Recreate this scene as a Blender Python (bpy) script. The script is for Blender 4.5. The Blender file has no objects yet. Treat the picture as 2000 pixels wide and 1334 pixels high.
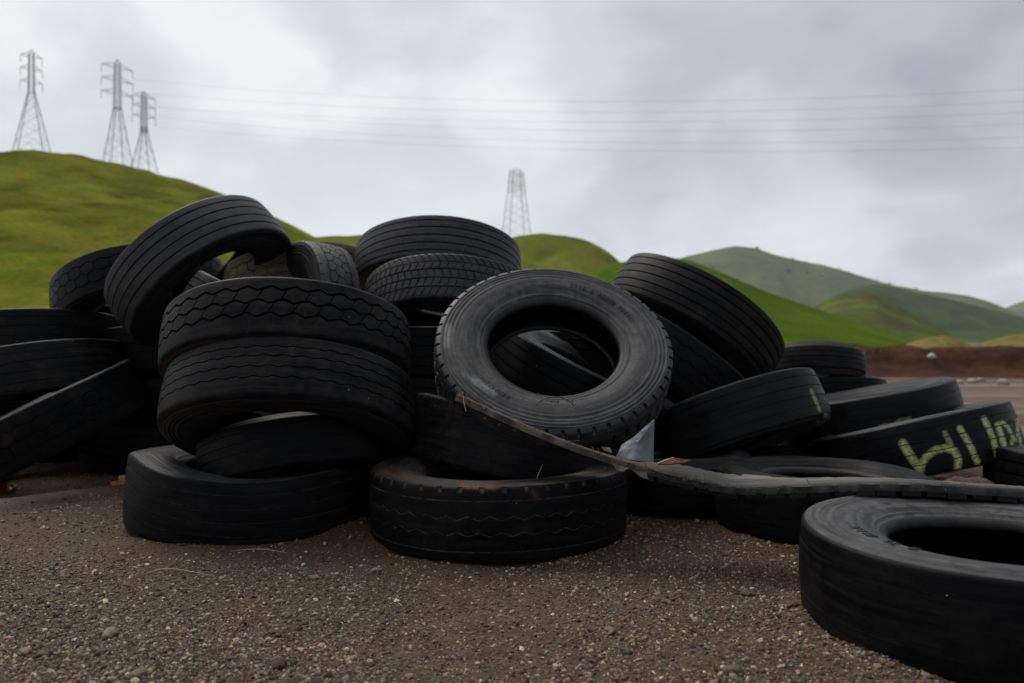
import bpy, math, random
import numpy as np
from mathutils import Matrix, Vector

random.seed(7)
rng = np.random.default_rng(7)
scene = bpy.context.scene
C = scene.collection

# ------------------------------------------------------------------ camera
FPX, CX, CY, CAMH = 1556.0, 1000.0, 667.0, 0.77      # focal length in photo pixels, principal point, eye height
cam_data = bpy.data.cameras.new("camera")
cam_data.sensor_width = 36.0
cam_data.lens = 28.0
cam_data.clip_start = 0.05
cam_data.clip_end = 8000.0
cam_data.dof.use_dof = True
cam_data.dof.focus_distance = 2.70
cam_data.dof.aperture_fstop = 2.4
cam = bpy.data.objects.new("camera", cam_data)
cam.location = (0, 0, CAMH)
cam.rotation_euler = (math.radians(90), 0, 0)
C.objects.link(cam)
scene.camera = cam
scene.cycles.max_bounces = 6
scene.cycles.diffuse_bounces = 3
scene.cycles.glossy_bounces = 2
scene.cycles.volume_bounces = 1

# ------------------------------------------------------------------ view, sun, sky
vs = scene.view_settings
vs.view_transform = 'Standard'
vs.look = 'None'
vs.exposure = 0.7
vs.gamma = 1.0
vs.use_curve_mapping = False
SUN_EL, SUN_AZ = math.radians(55), math.radians(-38)   # azimuth measured from +Y (view direction) towards +X
sun_dir = Vector((math.sin(SUN_AZ) * math.cos(SUN_EL), math.cos(SUN_AZ) * math.cos(SUN_EL), math.sin(SUN_EL)))
sd = bpy.data.lights.new("sun", 'SUN')
sd.energy = 1.5
sd.angle = math.radians(35)
sd.color = (1.0, 0.96, 0.90)
sun = bpy.data.objects.new("sun", sd)
sun.rotation_euler = (-sun_dir).to_track_quat('-Z', 'Y').to_euler()
sun.location = (-5, 8, 12)
C.objects.link(sun)

world = bpy.data.worlds.new("World")
scene.world = world
world.use_nodes = True
wn, wl = world.node_tree.nodes, world.node_tree.links
wn.clear()


def mth(nodes, links, op, a, b=None, clamp=False):
    n = nodes.new('ShaderNodeMath')
    n.operation = op
    n.use_clamp = clamp
    for i, v in enumerate((a, b)):
        if v is None:
            continue
        if isinstance(v, (int, float)):
            n.inputs[i].default_value = v
        else:
            links.new(v, n.inputs[i])
    return n.outputs[0]


def ramp(nodes, links, fac, stops, interp='LINEAR'):
    n = nodes.new('ShaderNodeValToRGB')
    e = n.color_ramp.elements
    n.color_ramp.interpolation = interp
    while len(e) < len(stops):
        e.new(0.5)
    for el, (p, c) in zip(e, stops):
        el.position = p
        el.color = (c, c, c, 1) if isinstance(c, (int, float)) else (c[0], c[1], c[2], 1)
    links.new(fac, n.inputs[0])
    return n.outputs[0]


def mix(nodes, links, fac, a, b, blend='MIX'):
    n = nodes.new('ShaderNodeMix')
    n.data_type = 'RGBA'
    n.blend_type = blend
    n.clamp_factor = True
    for sock, v in ((n.inputs[0], fac), (n.inputs[6], a), (n.inputs[7], b)):
        if isinstance(v, (int, float)):
            sock.default_value = v if sock.type == 'VALUE' else (v, v, v, 1)
        elif isinstance(v, (tuple, list)):
            sock.default_value = (v[0], v[1], v[2], 1)
        else:
            links.new(v, sock)
    return n.outputs[2]


def noise(nodes, links, vec, scale, detail=5, rough=0.55, distort=0.0):
    n = nodes.new('ShaderNodeTexNoise')
    n.inputs['Scale'].default_value = scale
    n.inputs['Detail'].default_value = detail
    n.inputs['Roughness'].default_value = rough
    n.inputs['Distortion'].default_value = distort
    if vec is not None:
        links.new(vec, n.inputs['Vector'])
    return n.outputs[0]


def mapping(nodes, links, vec, scale=(1, 1, 1), rot=(0, 0, 0), loc=(0, 0, 0)):
    n = nodes.new('ShaderNodeMapping')
    n.inputs['Scale'].default_value = scale
    n.inputs['Rotation'].default_value = rot
    n.inputs['Location'].default_value = loc
    links.new(vec, n.inputs['Vector'])
    return n.outputs[0]


def build_world():
    tc = wn.new('ShaderNodeTexCoord')
    sep = wn.new('ShaderNodeSeparateXYZ')
    wl.new(tc.outputs['Generated'], sep.inputs[0])
    z = mth(wn, wl, 'MAXIMUM', sep.outputs[2], 0.0)
    zz = mth(wn, wl, 'ADD', z, 0.34)
    u = mth(wn, wl, 'DIVIDE', sep.outputs[0], zz)
    v = mth(wn, wl, 'DIVIDE', sep.outputs[1], zz)
    comb = wn.new('ShaderNodeCombineXYZ')
    wl.new(u, comb.inputs[0])
    wl.new(v, comb.inputs[1])
    vec = mapping(wn, wl, comb.outputs[0], scale=(1.0, 0.85, 1), loc=(4.1, 0.7, 0.4))
    big = noise(wn, wl, vec, 1.0, 3, 0.5, 0.25)
    fine = noise(wn, wl, vec, 2.6, 7, 0.50, 0.25)
    d = mth(wn, wl, 'ADD', mth(wn, wl, 'MULTIPLY', big, 0.45), mth(wn, wl, 'MULTIPLY', fine, 0.55))
    # the cloud deck is thinner (brighter) towards the hidden sun
    vm = wn.new('ShaderNodeVectorMath')
    vm.operation = 'DOT_PRODUCT'
    wl.new(tc.outputs['Generated'], vm.inputs[0])
    vm.inputs[1].default_value = sun_dir
    glow = mth(wn, wl, 'MULTIPLY', mth(wn, wl, 'SUBTRACT', vm.outputs['Value'], 0.45), 0.56)
    d2 = mth(wn, wl, 'ADD', d, glow)
    cloud = ramp(wn, wl, d2, [(0.34, (0.50, 0.57, 0.645)), (0.47, (0.70, 0.765, 0.83)),
                              (0.60, (0.92, 0.97, 1.02)), (0.74, (1.26, 1.28, 1.31))], 'EASE')
    # low overcast: pale band of thinner cloud near the horizon all round
    hz = ramp(wn, wl, sep.outputs[2], [(0.0, 0.9), (0.12, 0.62), (0.26, 0.0)], 'EASE')
    cloud = mix(wn, wl, mth(wn, wl, 'MULTIPLY', hz, ramp(wn, wl, fine, [(0.3, 0.4), (0.62, 1.0)])), cloud, (1.30, 1.33, 1.37))
    sky = wn.new('ShaderNodeTexSky')
    sky.sky_type = 'NISHITA'
    sky.sun_disc = False
    sky.sun_elevation = SUN_EL
    sky.sun_rotation = SUN_AZ
    b1 = wn.new('ShaderNodeBackground')
    b1.inputs[1].default_value = 0.06
    wl.new(sky.outputs[0], b1.inputs[0])
    b2 = wn.new('ShaderNodeBackground')
    b2.inputs[1].default_value = 0.448
    wl.new(cloud, b2.inputs[0])
    ms = wn.new('ShaderNodeMixShader')
    ms.inputs[0].default_value = 0.95
    wl.new(b1.outputs[0], ms.inputs[1])
    wl.new(b2.outputs[0], ms.inputs[2])
    out = wn.new('ShaderNodeOutputWorld')
    wl.new(ms.outputs[0], out.inputs[0])


build_world()


# ------------------------------------------------------------------ helpers
def W3(px, py, d):
    """photo pixel + distance along the view axis -> place in the scene"""
    return np.array([(px - CX) / FPX * d, d, CAMH - (py - CY) / FPX * d])


def mesh_from(name, verts, faces=None, quads=None, mat=None, smooth=True, sharp=None):
    me = bpy.data.meshes.new(name)
    verts = np.ascontiguousarray(verts, dtype=np.float32)
    if quads is not None:
        quads = np.ascontiguousarray(quads, dtype=np.int32)
        k = quads.shape[1]
        me.vertices.add(len(verts))
        me.vertices.foreach_set('co', verts.ravel())
        me.loops.add(quads.size)
        me.loops.foreach_set('vertex_index', quads.ravel())
        me.polygons.add(len(quads))
        me.polygons.foreach_set('loop_start', np.arange(0, quads.size, k, dtype=np.int32))
        me.polygons.foreach_set('loop_total', np.full(len(quads), k, dtype=np.int32))
        me.update(calc_edges=True)
    else:
        me.from_pydata([tuple(map(float, v)) for v in verts], [], faces)
        me.update()
    me.polygons.foreach_set('use_smooth', np.full(len(me.polygons), bool(smooth)))
    if sharp is not None:
        me.set_sharp_from_angle(angle=sharp)
    if mat:
        me.materials.append(mat)
    return me


def link(name, me, parent=None, **props):
    o = bpy.data.objects.new(name, me)
    C.objects.link(o)
    if parent is not None:
        o.parent = parent
    for k, v in props.items():
        if v is not None:
            o[k] = v
    return o


def thing(name, label, cat, loc=(0, 0, 0), group=None, rot=None):
    o = bpy.data.objects.new(name, None)
    C.objects.link(o)
    o.empty_display_size = 0.1
    if rot is not None:
        o.matrix_world = Matrix.Translation(Vector(loc)) @ rot.to_4x4()
    else:
        o.location = loc
    o['label'] = label
    o['category'] = cat
    if group:
        o['group'] = group
    return o


def attr(me, name, values):
    a = me.attributes.new(name, 'FLOAT', 'POINT')
    a.data.foreach_set('value', np.ascontiguousarray(values, dtype=np.float32))


def cattr(me, name, cols):
    a = me.attributes.new(name, 'FLOAT_COLOR', 'POINT')
    c = np.ones((len(cols), 4), dtype=np.float32)
    c[:, :3] = cols
    a.data.foreach_set('color', c.ravel())


def new_mat(name):
    m = bpy.data.materials.new(name)
    m.use_nodes = True
    n, l = m.node_tree.nodes, m.node_tree.links
    n.clear()
    out = n.new('ShaderNodeOutputMaterial')
    b = n.new('ShaderNodeBsdfPrincipled')
    l.new(b.outputs[0], out.inputs[0])
    return m, n, l, b


def bump(n, l, bsdf, height, strength, dist):
    bp = n.new('ShaderNodeBump')
    bp.inputs['Strength'].default_value = strength
    bp.inputs['Distance'].default_value = dist
    l.new(height, bp.inputs['Height'])
    l.new(bp.outputs[0], bsdf.inputs['Normal'])
    return bp


def simple(name, col, rough=0.7, scale=20, var=0.35, metallic=0.0, bstr=0.3, bdist=0.003):
    m, n, l, b = new_mat(name)
    tc = n.new('ShaderNodeTexCoord')
    f = noise(n, l, tc.outputs['Object'], scale, 6, 0.6)
    dark = tuple(c * (1 - var) for c in col)
    lite = tuple(min(1, c * (1 + var)) for c in col)
    l.new(mix(n, l, ramp(n, l, f, [(0.3, 0.0), (0.7, 1.0)]), dark, lite), b.inputs['Base Color'])
    b.inputs['Roughness'].default_value = rough
    b.inputs['Metallic'].default_value = metallic
    bump(n, l, b, f, bstr, bdist)
    return m


def vnoise(x, y, seed=0, octaves=4):
    """cheap smooth value noise for terrain shaping"""
    r = np.random.default_rng(seed)
    tot = np.zeros_like(x, dtype=float)
    amp, fr = 1.0, 1.0
    for _ in range(octaves):
        t = r.random((64, 64))
        xx, yy = x * fr, y * fr
        xi, yi = np.floor(xx).astype(int), np.floor(yy).astype(int)
        fx, fy = xx - xi, yy - yi
        fx, fy = fx * fx * (3 - 2 * fx), fy * fy * (3 - 2 * fy)
        a, b = t[xi % 64, yi % 64], t[(xi + 1) % 64, yi % 64]
        c, e = t[xi % 64, (yi + 1) % 64], t[(xi + 1) % 64, (yi + 1) % 64]
        tot += amp * ((a * (1 - fx) + b * fx) * (1 - fy) + (c * (1 - fx) + e * fx) * fy - 0.5)
        amp *= 0.5
        fr *= 2.03
    return tot


def grid_quads(nu, nv, wrap_u=False):
    """vertex index = u*nv + v"""
    uu = np.arange(nu if wrap_u else nu - 1)
    vv = np.arange(nv - 1)
    U, V = np.meshgrid(uu, vv, indexing='ij')
    U2 = (U + 1) % nu
    return np.stack([U * nv + V, U2 * nv + V, U2 * nv + V + 1, U * nv + V + 1], -1).reshape(-1, 4)


# ------------------------------------------------------------------ ground
RIDGE = np.array([[-3.6, 3.52], [-2.9, 3.66], [-2.42, 3.80], [-2.05, 4.12], [-1.7, 4.45], [-1.2, 4.7]])


def seg_dist(px, py, poly):
    best = np.full(px.shape, 1e9)
    for a, b in zip(poly[:-1], poly[1:]):
        ab = b - a
        t = np.clip(((px - a[0]) * ab[0] + (py - a[1]) * ab[1]) / max(ab @ ab, 1e-12), 0, 1)
        best = np.minimum(best, np.hypot(px - a[0] - t * ab[0], py - a[1] - t * ab[1]))
    return best


FEET = [(-.056, 3.26, .525), (-1.127, 3.52, .53), (1.335, 2.15, .525), (1.29, 3.28, .44)]


def ground_z(x, y):
    near = np.exp(-((np.hypot(x, y - 3.0)) / 9.0) ** 2)
    z = 0.020 * vnoise(x * 1.3 + 20, y * 1.3 + 20, 3, 4) * near
    z = z + 0.10 * vnoise(x * 0.12 + 40, y * 0.12 + 40, 5, 3) * np.clip((y - 6) / 10, 0, 1) * np.clip((16.5 - y) / 4, 0, 1)
    for (fx, fy, fr) in FEET:        # soil pushed up against the tyres that lie on the ground
        rr = np.hypot(x - fx, y - fy) - fr
        z = z + 0.026 * np.exp(-(np.where(rr > 0, rr / 0.075, rr / 0.05)) ** 2) * np.clip(0.35 + 1.5 * vnoise(x * 3.1 + 4, y * 3.1 + 8, 17, 3), 0, 1)
    d = seg_dist(x, y, RIDGE)
    z = z + 0.030 * np.exp(-(d / 0.085) ** 2)
    return z


def build_ground():
    def axis(lo, hi, step, far, n):
        core = np.arange(lo, hi + step / 2, step)
        k = np.geomspace(step * 1.5, far, n)
        return np.concatenate([(lo - k)[::-1], core, hi + k])
    xs = axis(-4.2, 4.2, 0.028, 2200, 46)
    ys = axis(0.6, 6.4, 0.028, 2200, 46)
    X, Y = np.meshgrid(xs, ys, indexing='ij')
    Z = ground_z(X, Y)
    v = np.stack([X, Y, Z], -1).reshape(-1, 3)
    m, n, l, b = new_mat("gravelly soil")
    tc = n.new('ShaderNodeTexCoord')
    P = tc.outputs['Object']
    n1 = noise(n, l, P, 1.1, 6, 0.6, 0.3)
    n2 = noise(n, l, P, 9.0, 8, 0.65)
    n3 = noise(n, l, P, 70.0, 5, 0.7)
    n4 = noise(n, l, P, 240.0, 3, 0.7)
    soil = mix(n, l, ramp(n, l, n1, [(0.38, 0.0), (0.62, 1.0)]), (0.064, 0.035, 0.018), (0.086, 0.057, 0.036))
    soil = mix(n, l, ramp(n, l, n2, [(0.35, 0.0), (0.75, 0.85)]), soil, (0.112, 0.082, 0.057))
    grit = ramp(n, l, n3, [(0.36, (0.45, 0.42, 0.40)), (0.55, (1.0, 0.98, 0.95)), (0.74, (2.1, 2.0, 1.9))])
    soil = mix(n, l, 0.8, soil, grit, 'MULTIPLY')
    soil = mix(n, l, 0.5, soil, ramp(n, l, n4, [(0.3, (0.5, 0.5, 0.5)), (0.7, (1.6, 1.6, 1.6))]), 'MULTIPLY')
    # dry, graded dirt of the yard further back, with wheel tracks across it
    sep = n.new('ShaderNodeSeparateXYZ')
    l.new(P, sep.inputs[0])
    back = ramp(n, l, mth(n, l, 'DIVIDE', sep.outputs[1], 20.0), [(0.24, 0.0), (0.40, 1.0)])
    tr = noise(n, l, mapping(n, l, P, scale=(0.10, 1.1, 1), rot=(0, 0, 0.07)), 1.0, 4, 0.6)
    yard = ramp(n, l, tr, [(0.36, (0.075, 0.050, 0.036)), (0.52, (0.145, 0.104, 0.076)), (0.66, (0.19, 0.145, 0.112))])
    yard = mix(n, l, 0.7, yard, ramp(n, l, noise(n, l, P, 2.2, 8, 0.7), [(0.3, 0.55), (0.7, 1.35)]), 'MULTIPLY')
    col = mix(n, l, back, soil, yard)
    sa = n.new('ShaderNodeAttribute')
    sa.attribute_name = 'sand'
    col = mix(n, l, mth(n, l, 'MULTIPLY', sa.outputs['Fac'], ramp(n, l, n2, [(0.3, 0.5), (0.6, 1.0)])), col, (0.215, 0.172, 0.135))
    da = n.new('ShaderNodeAttribute')
    da.attribute_name = 'damp'
    col = mix(n, l, da.outputs['Fac'], col, mix(n, l, n2, (0.044, 0.023, 0.013), (0.10, 0.057, 0.034)))
    l.new(col, b.inputs['Base Color'])
    b.inputs['Roughness'].default_value = 0.92
    b.inputs['Specular IOR Level'].default_value = 0.2
    h = mth(n, l, 'ADD', mth(n, l, 'MULTIPLY', n2, 0.6), mth(n, l, 'ADD', mth(n, l, 'MULTIPLY', n3, 0.35), mth(n, l, 'MULTIPLY', n4, 0.12)))
    bump(n, l, b, h, 0.9, 0.02)
    me = mesh_from("ground", v, quads=grid_quads(len(xs), len(ys))[:, ::-1], mat=m)
    x, y = v[:, 0], v[:, 1]
    d = seg_dist(x, y, RIDGE)
    attr(me, 'sand', np.exp(-((d + 0.03 * vnoise(x * 6 + 50, y * 6 + 50, 9, 3)) / 0.095) ** 2))
    # damp reddish earth that lies around and behind the heap
    dm = np.clip(1.25 - seg_dist(x, y, np.array([[-2.6, 4.7], [-1.1, 3.6], [-0.2, 3.1], [0.6, 3.3], [1.5, 3.4], [2.4, 3.3]])) / 0.62
                 + 0.8 * vnoise(x * 1.7 + 9, y * 1.7 + 9, 12, 4), 0, 1)
    attr(me, 'damp', dm * 0.9)
    link("ground", me, kind='structure')


build_ground()


# ------------------------------------------------------------------ hills
def grass_mat(name, c_lo, c_mid, c_hi, size, dry=(0.20, 0.16, 0.06), dry_amt=0.5, bs=0.5):
    m, n, l, b = new_mat(name)
    tc = n.new('ShaderNodeTexCoord')
    P = tc.outputs['Object']
    k = 1.0 / size
    a = noise(n, l, mapping(n, l, P, scale=(1, 0.5, 1.6)), 3.2 * k, 7, 0.6, 0.4)
    c = noise(n, l, mapping(n, l, P, scale=(0.5, 0.35, 2.4)), 9 * k, 7, 0.68, 0.8)
    e = noise(n, l, mapping(n, l, P, scale=(0.7, 0.5, 3.2)), 60 * k, 5, 0.7)
    col = ramp(n, l, a, [(0.34, c_lo), (0.50, c_mid), (0.64, c_hi)])
    col = mix(n, l, mth(n, l, 'MULTIPLY', ramp(n, l, c, [(0.44, 0.0), (0.68, 1.0)]), dry_amt), col, dry)
    col = mix(n, l, 0.75, col, ramp(n, l, e, [(0.32, (0.48, 0.50, 0.45)), (0.68, (1.5, 1.45, 1.5))]), 'MULTIPLY')
    l.new(col, b.inputs['Base Color'])
    b.inputs['Roughness'].default_value = 1.0
    b.inputs['Specular IOR Level'].default_value = 0.0
    bump(n, l, b, mth(n, l, 'ADD', mth(n, l, 'MULTIPLY', c, 0.7), mth(n, l, 'MULTIPLY', e, 0.3)), bs, size * 0.02)
    return m


def hill(name, sky_px, D, front, back, mat, rough=0.10, nfreq=0.03, seed=1, nu=220, nf=70, power=1.0, dy=None):
    """a ridge with a sloping face towards the yard and a slope behind; heights in metres from the ridge line given"""
    sky_px = np.array(sky_px, float)
    px = np.linspace(sky_px[0, 0], sky_px[-1, 0], nu)
    py = np.interp(px, sky_px[:, 0], sky_px[:, 1])
    ker = np.hanning(11)
    ker /= ker.sum()
    py = np.convolve(np.pad(py, 5, mode='edge'), ker, mode='valid')
    Dp = np.full(nu, float(D)) if dy is None else D + np.interp(px, [p[0] for p in dy], [p[1] for p in dy])
    X = (px - CX) / FPX * Dp
    Z = CAMH + (CY - py) / FPX * Dp
    Z = np.maximum(Z, -0.3)
    nb = 22
    u = np.concatenate([np.linspace(0, 1, nf), 1 + np.linspace(0, 1, nb + 1)[1:]])
    UU, XX = np.meshgrid(u, X, indexing='xy')
    ZZ = np.repeat(Z[:, None], len(u), 1)
    DD = np.repeat(Dp[:, None], len(u), 1)
    f = np.clip(UU, 0, 1)
    g = np.clip(UU - 1, 0, 1)
    s = (0.55 * f ** power + 0.45 * (f * f * (3 - 2 * f)))
    s = np.where(UU > 1, 1 - g * g * (3 - 2 * g), s)
    YY = np.where(UU <= 1, front + (DD - front) * f, DD + (back - D) * g)
    XX = XX / DD * np.minimum(YY, DD)
    env = np.clip(4 * f * (1 - f), 0, 1) * (UU <= 1) + 0.0
    z = ZZ * s - 0.4 * (1 - s) - 0.0
    amp = rough * np.maximum(ZZ, 1.0)
    z = z + env * amp * (vnoise(XX * nfreq + 31, YY * nfreq * 0.45 + 11, seed, 4) - 0.3)
    z = z + 0.012 * np.maximum(ZZ, 1.0) * vnoise(XX * nfreq * 6 + 3, YY * nfreq * 6 + 7, seed + 5, 3) * (UU > 0.02)
    v = np.stack([XX, YY, z], -1).reshape(-1, 3)
    me = mesh_from(name, v, quads=grid_quads(nu, len(u)), mat=mat)
    return link(name, me, kind='structure'), (px, Dp, Z)


G_NEAR = grass_mat("green grass of the near hill", (0.036, 0.050, 0.003), (0.084, 0.108, 0.008), (0.138, 0.165, 0.015), 24,
                   dry=(0.150, 0.120, 0.020), dry_amt=0.85, bs=1.0)
G_MID = grass_mat("green grass of the middle hill", (0.060, 0.076, 0.008), (0.095, 0.115, 0.010), (0.130, 0.145, 0.020), 44,
                  dry=(0.115, 0.095, 0.025), dry_amt=0.7)
G_SLOPE = grass_mat("bright green grass slope", (0.036, 0.064, 0.004), (0.054, 0.096, 0.005), (0.080, 0.112, 0.007), 40,
                    dry=(0.066, 0.066, 0.012), dry_amt=0.7)
G_KNOLL = grass_mat("olive brown grass", (0.036, 0.046, 0.014), (0.055, 0.075, 0.014), (0.085, 0.115, 0.016), 55,
                    dry=(0.075, 0.055, 0.028), dry_amt=0.95)
G_DARK = grass_mat("dark green scrub grass", (0.020, 0.036, 0.018), (0.036, 0.062, 0.020), (0.052, 0.092, 0.024), 80,
                   dry=(0.045, 0.043, 0.030), dry_amt=0.8)
G_FAR = grass_mat("far grey green grass", (0.038, 0.066, 0.030), (0.070, 0.105, 0.040), (0.100, 0.125, 0.052), 190,
                  dry=(0.085, 0.070, 0.045), dry_amt=0.85)
G_TAN = grass_mat("tan dry grass", (0.10, 0.085, 0.030), (0.16, 0.12, 0.045), (0.19, 0.15, 0.06), 2.0,
                  dry=(0.10, 0.13, 0.03), dry_amt=0.5)

hill("hill", [(-700, 255), (-400, 268), (-150, 283), (0, 298), (100, 310), (250, 330), (350, 351), (420, 373), (480, 399), (540, 426),
              (600, 455), (640, 474), (700, 505), (760, 540), (840, 590), (920, 640), (980, 664)], 180, 26, 250, G_NEAR, 0.13, 0.037, 3)
hill("hill", [(380, 520), (480, 485), (560, 468), (620, 463), (660, 461), (700, 460), (720, 457), (760, 462), (860, 474), (940, 474), (985, 466),
              (1030, 457), (1060, 455), (1100, 460), (1140, 467), (1180, 486), (1215, 515), (1260, 553), (1320, 598), (1380, 640), (1420, 664)],
     270, 140, 350, G_MID, 0.22, 0.048, 8)
hill("hill", [(1000, 640), (1100, 560), (1200, 515), (1280, 500), (1340, 506), (1400, 528), (1450, 550), (1500, 571), (1560, 592), (1640, 618), (1700, 637),
              (1760, 657), (1800, 670), (1850, 682)], 190, 50, 260, G_SLOPE, 0.12, 0.038, 15)
hill("hill", [(1480, 668), (1540, 640), (1580, 615), (1610, 592), (1650, 574), (1685, 567), (1715, 573), (1750, 592), (1790, 617), (1830, 640), (1880, 668)],
     420, 230, 520, G_KNOLL, 0.20, 0.035, 21)
hill("hill", [(1560, 640), (1620, 588), (1660, 566), (1700, 554), (1740, 559), (1790, 572), (1850, 583), (1910, 598), (1970, 613), (2040, 632), (2140, 664)],
     700, 480, 860, G_DARK, 0.26, 0.022, 27)
FAR_SKY = [(1080, 640), (1180, 585), (1280, 522), (1340, 500), (1390, 490), (1420, 482), (1445, 480), (1475, 485), (1510, 496), (1560, 509), (1620, 520),
           (1680, 538), (1740, 556), (1800, 567), (1850, 572), (1890, 577), (1930, 588), (1965, 602), (2010, 622), (2080, 645), (2180, 664)]
_, FARR = hill("hill", FAR_SKY, 1400, 860, 1750, G_FAR, 0.20, 0.009, 33, nu=280)
hill("hill", [(1850, 664), (1930, 625), (1970, 600), (2000, 588), (2060, 572), (2160, 560), (2300, 575)], 1950, 1780, 2150, G_FAR, 0.1, 0.007, 41, nu=120)
hill("knoll", [(1740, 684), (1785, 676), (1815, 661), (1845, 655), (1870, 661), (1895, 674), (1915, 684)], 42, 34, 50, G_TAN, 0.1, 0.3, 51, nu=60, nf=24)
hill("knoll", [(1890, 684), (1930, 672), (1955, 662), (1990, 653), (2050, 648), (2120, 655), (2180, 684)], 46, 37, 54, G_TAN, 0.1, 0.3, 53, nu=60, nf=24)


# earth bank at the far edge of the yard
def build_berm():
    xs = np.linspace(-60, 70, 900)
    prof = np.array([(-2.2, -0.05), (-1.2, 0.06), (-0.75, 0.22), (-0.45, 0.45), (-0.2, 0.57), (0.2, 0.62), (0.9, 0.60), (2.2, 0.35), (4, -0.05)])
    t = np.linspace(0, 1, 34)
    tt = np.linspace(0, 1, len(prof))
    py_, pz = np.interp(t, tt, prof[:, 0]), np.interp(t, tt, prof[:, 1])
    X, T = np.meshgrid(xs, np.arange(34), indexing='ij')
    Yb, Zb = py_[T], pz[T]
    wob = vnoise(X * 0.35 + 12, Yb * 0.3 + 5, 61, 4)
    Y = 18.6 + Yb + 0.5 * wob
    Z = Zb * (1 + 0.14 * vnoise(X * 0.9 + 3, Yb * 0 + 2, 62, 4)) + 0.16 * vnoise(X * 2.1 + 8, Yb * 3.1 + 8, 63, 4) * np.clip(Zb * 3, 0, 1)
    m, n, l, b = new_mat("red brown earth")
    tc = n.new('ShaderNodeTexCoord')
    P = tc.outputs['Object']
    a = noise(n, l, P, 1.3, 8, 0.68, 0.4)
    c = noise(n, l, P, 9, 6, 0.7)
    col = ramp(n, l, a, [(0.30, (0.020, 0.008, 0.004)), (0.50, (0.050, 0.018, 0.007)), (0.72, (0.085, 0.034, 0.014))])
    col = mix(n, l, 0.7, col, ramp(n, l, c, [(0.3, 0.55), (0.7, 1.5)]), 'MULTIPLY')
    l.new(col, b.inputs['Base Color'])
    b.inputs['Roughness'].default_value = 0.95
    b.inputs['Specular IOR Level'].default_value = 0.15
    bump(n, l, b, mth(n, l, 'ADD', a, mth(n, l, 'MULTIPLY', c, 0.4)), 1.0, 0.12)
    me = mesh_from("earth_bank", np.stack([X, Y, Z], -1).reshape(-1, 3), quads=grid_quads(len(xs), 34), mat=m)
    link("earth_bank", me, kind='structure')
    # grass along its crest
    N = 9000
    bx = rng.uniform(-14, 16, N)
    clump = np.clip(vnoise(bx * 0.8 + 5, bx * 0 + 3, 71, 3) + 0.55, 0.1, 1)
    by = 18.9 + rng.normal(0.25, 0.35, N)
    hgt = rng.uniform(0.02, 0.10, N) * clump * 1.4
    bz = np.full(N, 0.53)
    ang = rng.uniform(0, math.pi, N)
    wx, wy = np.cos(ang) * 0.010, np.sin(ang) * 0.010
    lean = rng.normal(0, 0.35, (N, 2)) * hgt[:, None]
    v = np.zeros((N, 3, 3))
    v[:, 0] = np.stack([bx - wx, by - wy, bz], -1)
    v[:, 1] = np.stack([bx + wx, by + wy, bz], -1)
    v[:, 2] = np.stack([bx + lean[:, 0], by + lean[:, 1], bz + hgt + 0.05], -1)
    gm = simple("crest grass blades", (0.12, 0.14, 0.025), 0.9, 1.5, 0.5)
    me = mesh_from("crest_grass", v.reshape(-1, 3), quads=np.arange(N * 3).reshape(-1, 3), mat=gm, smooth=False)
    link("crest_grass", me, kind='stuff', label="thin yellow green grass along the top of the earth bank", category="grass")


build_berm()


# ------------------------------------------------------------------ stones
def ico(sub=0):
    p = (1 + 5 ** 0.5) / 2
    v = np.array([(-1, p, 0), (1, p, 0), (-1, -p, 0), (1, -p, 0), (0, -1, p), (0, 1, p), (0, -1, -p), (0, 1, -p),
                  (p, 0, -1), (p, 0, 1), (-p, 0, -1), (-p, 0, 1)], float)
    v /= np.linalg.norm(v[0])
    f = [(0, 11, 5), (0, 5, 1), (0, 1, 7), (0, 7, 10), (0, 10, 11), (1, 5, 9), (5, 11, 4), (11, 10, 2), (10, 7, 6), (7, 1, 8),
         (3, 9, 4), (3, 4, 2), (3, 2, 6), (3, 6, 8), (3, 8, 9), (4, 9, 5), (2, 4, 11), (6, 2, 10), (8, 6, 7), (9, 8, 1)]
    for _ in range(sub):
        vl, cache, nf = [tuple(a) for a in v], {}, []

        def midp(a, b):
            k = (min(a, b), max(a, b))
            if k not in cache:
                q = (np.array(vl[a]) + np.array(vl[b])) / 2
                vl.append(tuple(q / np.linalg.norm(q)))
                cache[k] = len(vl) - 1
            return cache[k]
        for a, b, c in f:
            ab, bc, ca = midp(a, b), midp(b, c), midp(c, a)
            nf += [(a, ab, ca), (b, bc, ab), (c, ca, bc), (ab, bc, ca)]
        v, f = np.array(vl), nf
    return v, np.array(f)


def stone_mat():
    m, n, l, b = new_mat("stone")
    at = n.new('ShaderNodeAttribute')
    at.attribute_name = 'tint'
    tc = n.new('ShaderNodeTexCoord')
    f = noise(n, l, tc.outputs['Object'], 160, 4, 0.7)
    l.new(mix(n, l, 0.6, at.outputs['Color'], ramp(n, l, f, [(0.3, 0.6), (0.7, 1.35)]), 'MULTIPLY'), b.inputs['Base Color'])
    b.inputs['Roughness'].default_value = 0.85
    b.inputs['Specular IOR Level'].default_value = 0.25
    bump(n, l, b, f, 0.5, 0.002)
    return m


STONE = stone_mat()
PAL = np.array([(0.130, 0.108, 0.088), (0.185, 0.155, 0.125), (0.100, 0.086, 0.072), (0.23, 0.20, 0.165), (0.12, 0.082, 0.054),
                (0.072, 0.048, 0.033), (0.16, 0.082, 0.042), (0.34, 0.31, 0.27), (0.105, 0.105, 0.098), (0.18, 0.145, 0.09)])
PAL = PAL * np.array([.96, .87, .77])
PW = np.array([.22, .20, .12, .10, .15, .11, .02, .025, .03, .03])
TYRE_FOOT = []          # filled below: (x, y, outer radius) of the tyres that lie on the ground


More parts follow.
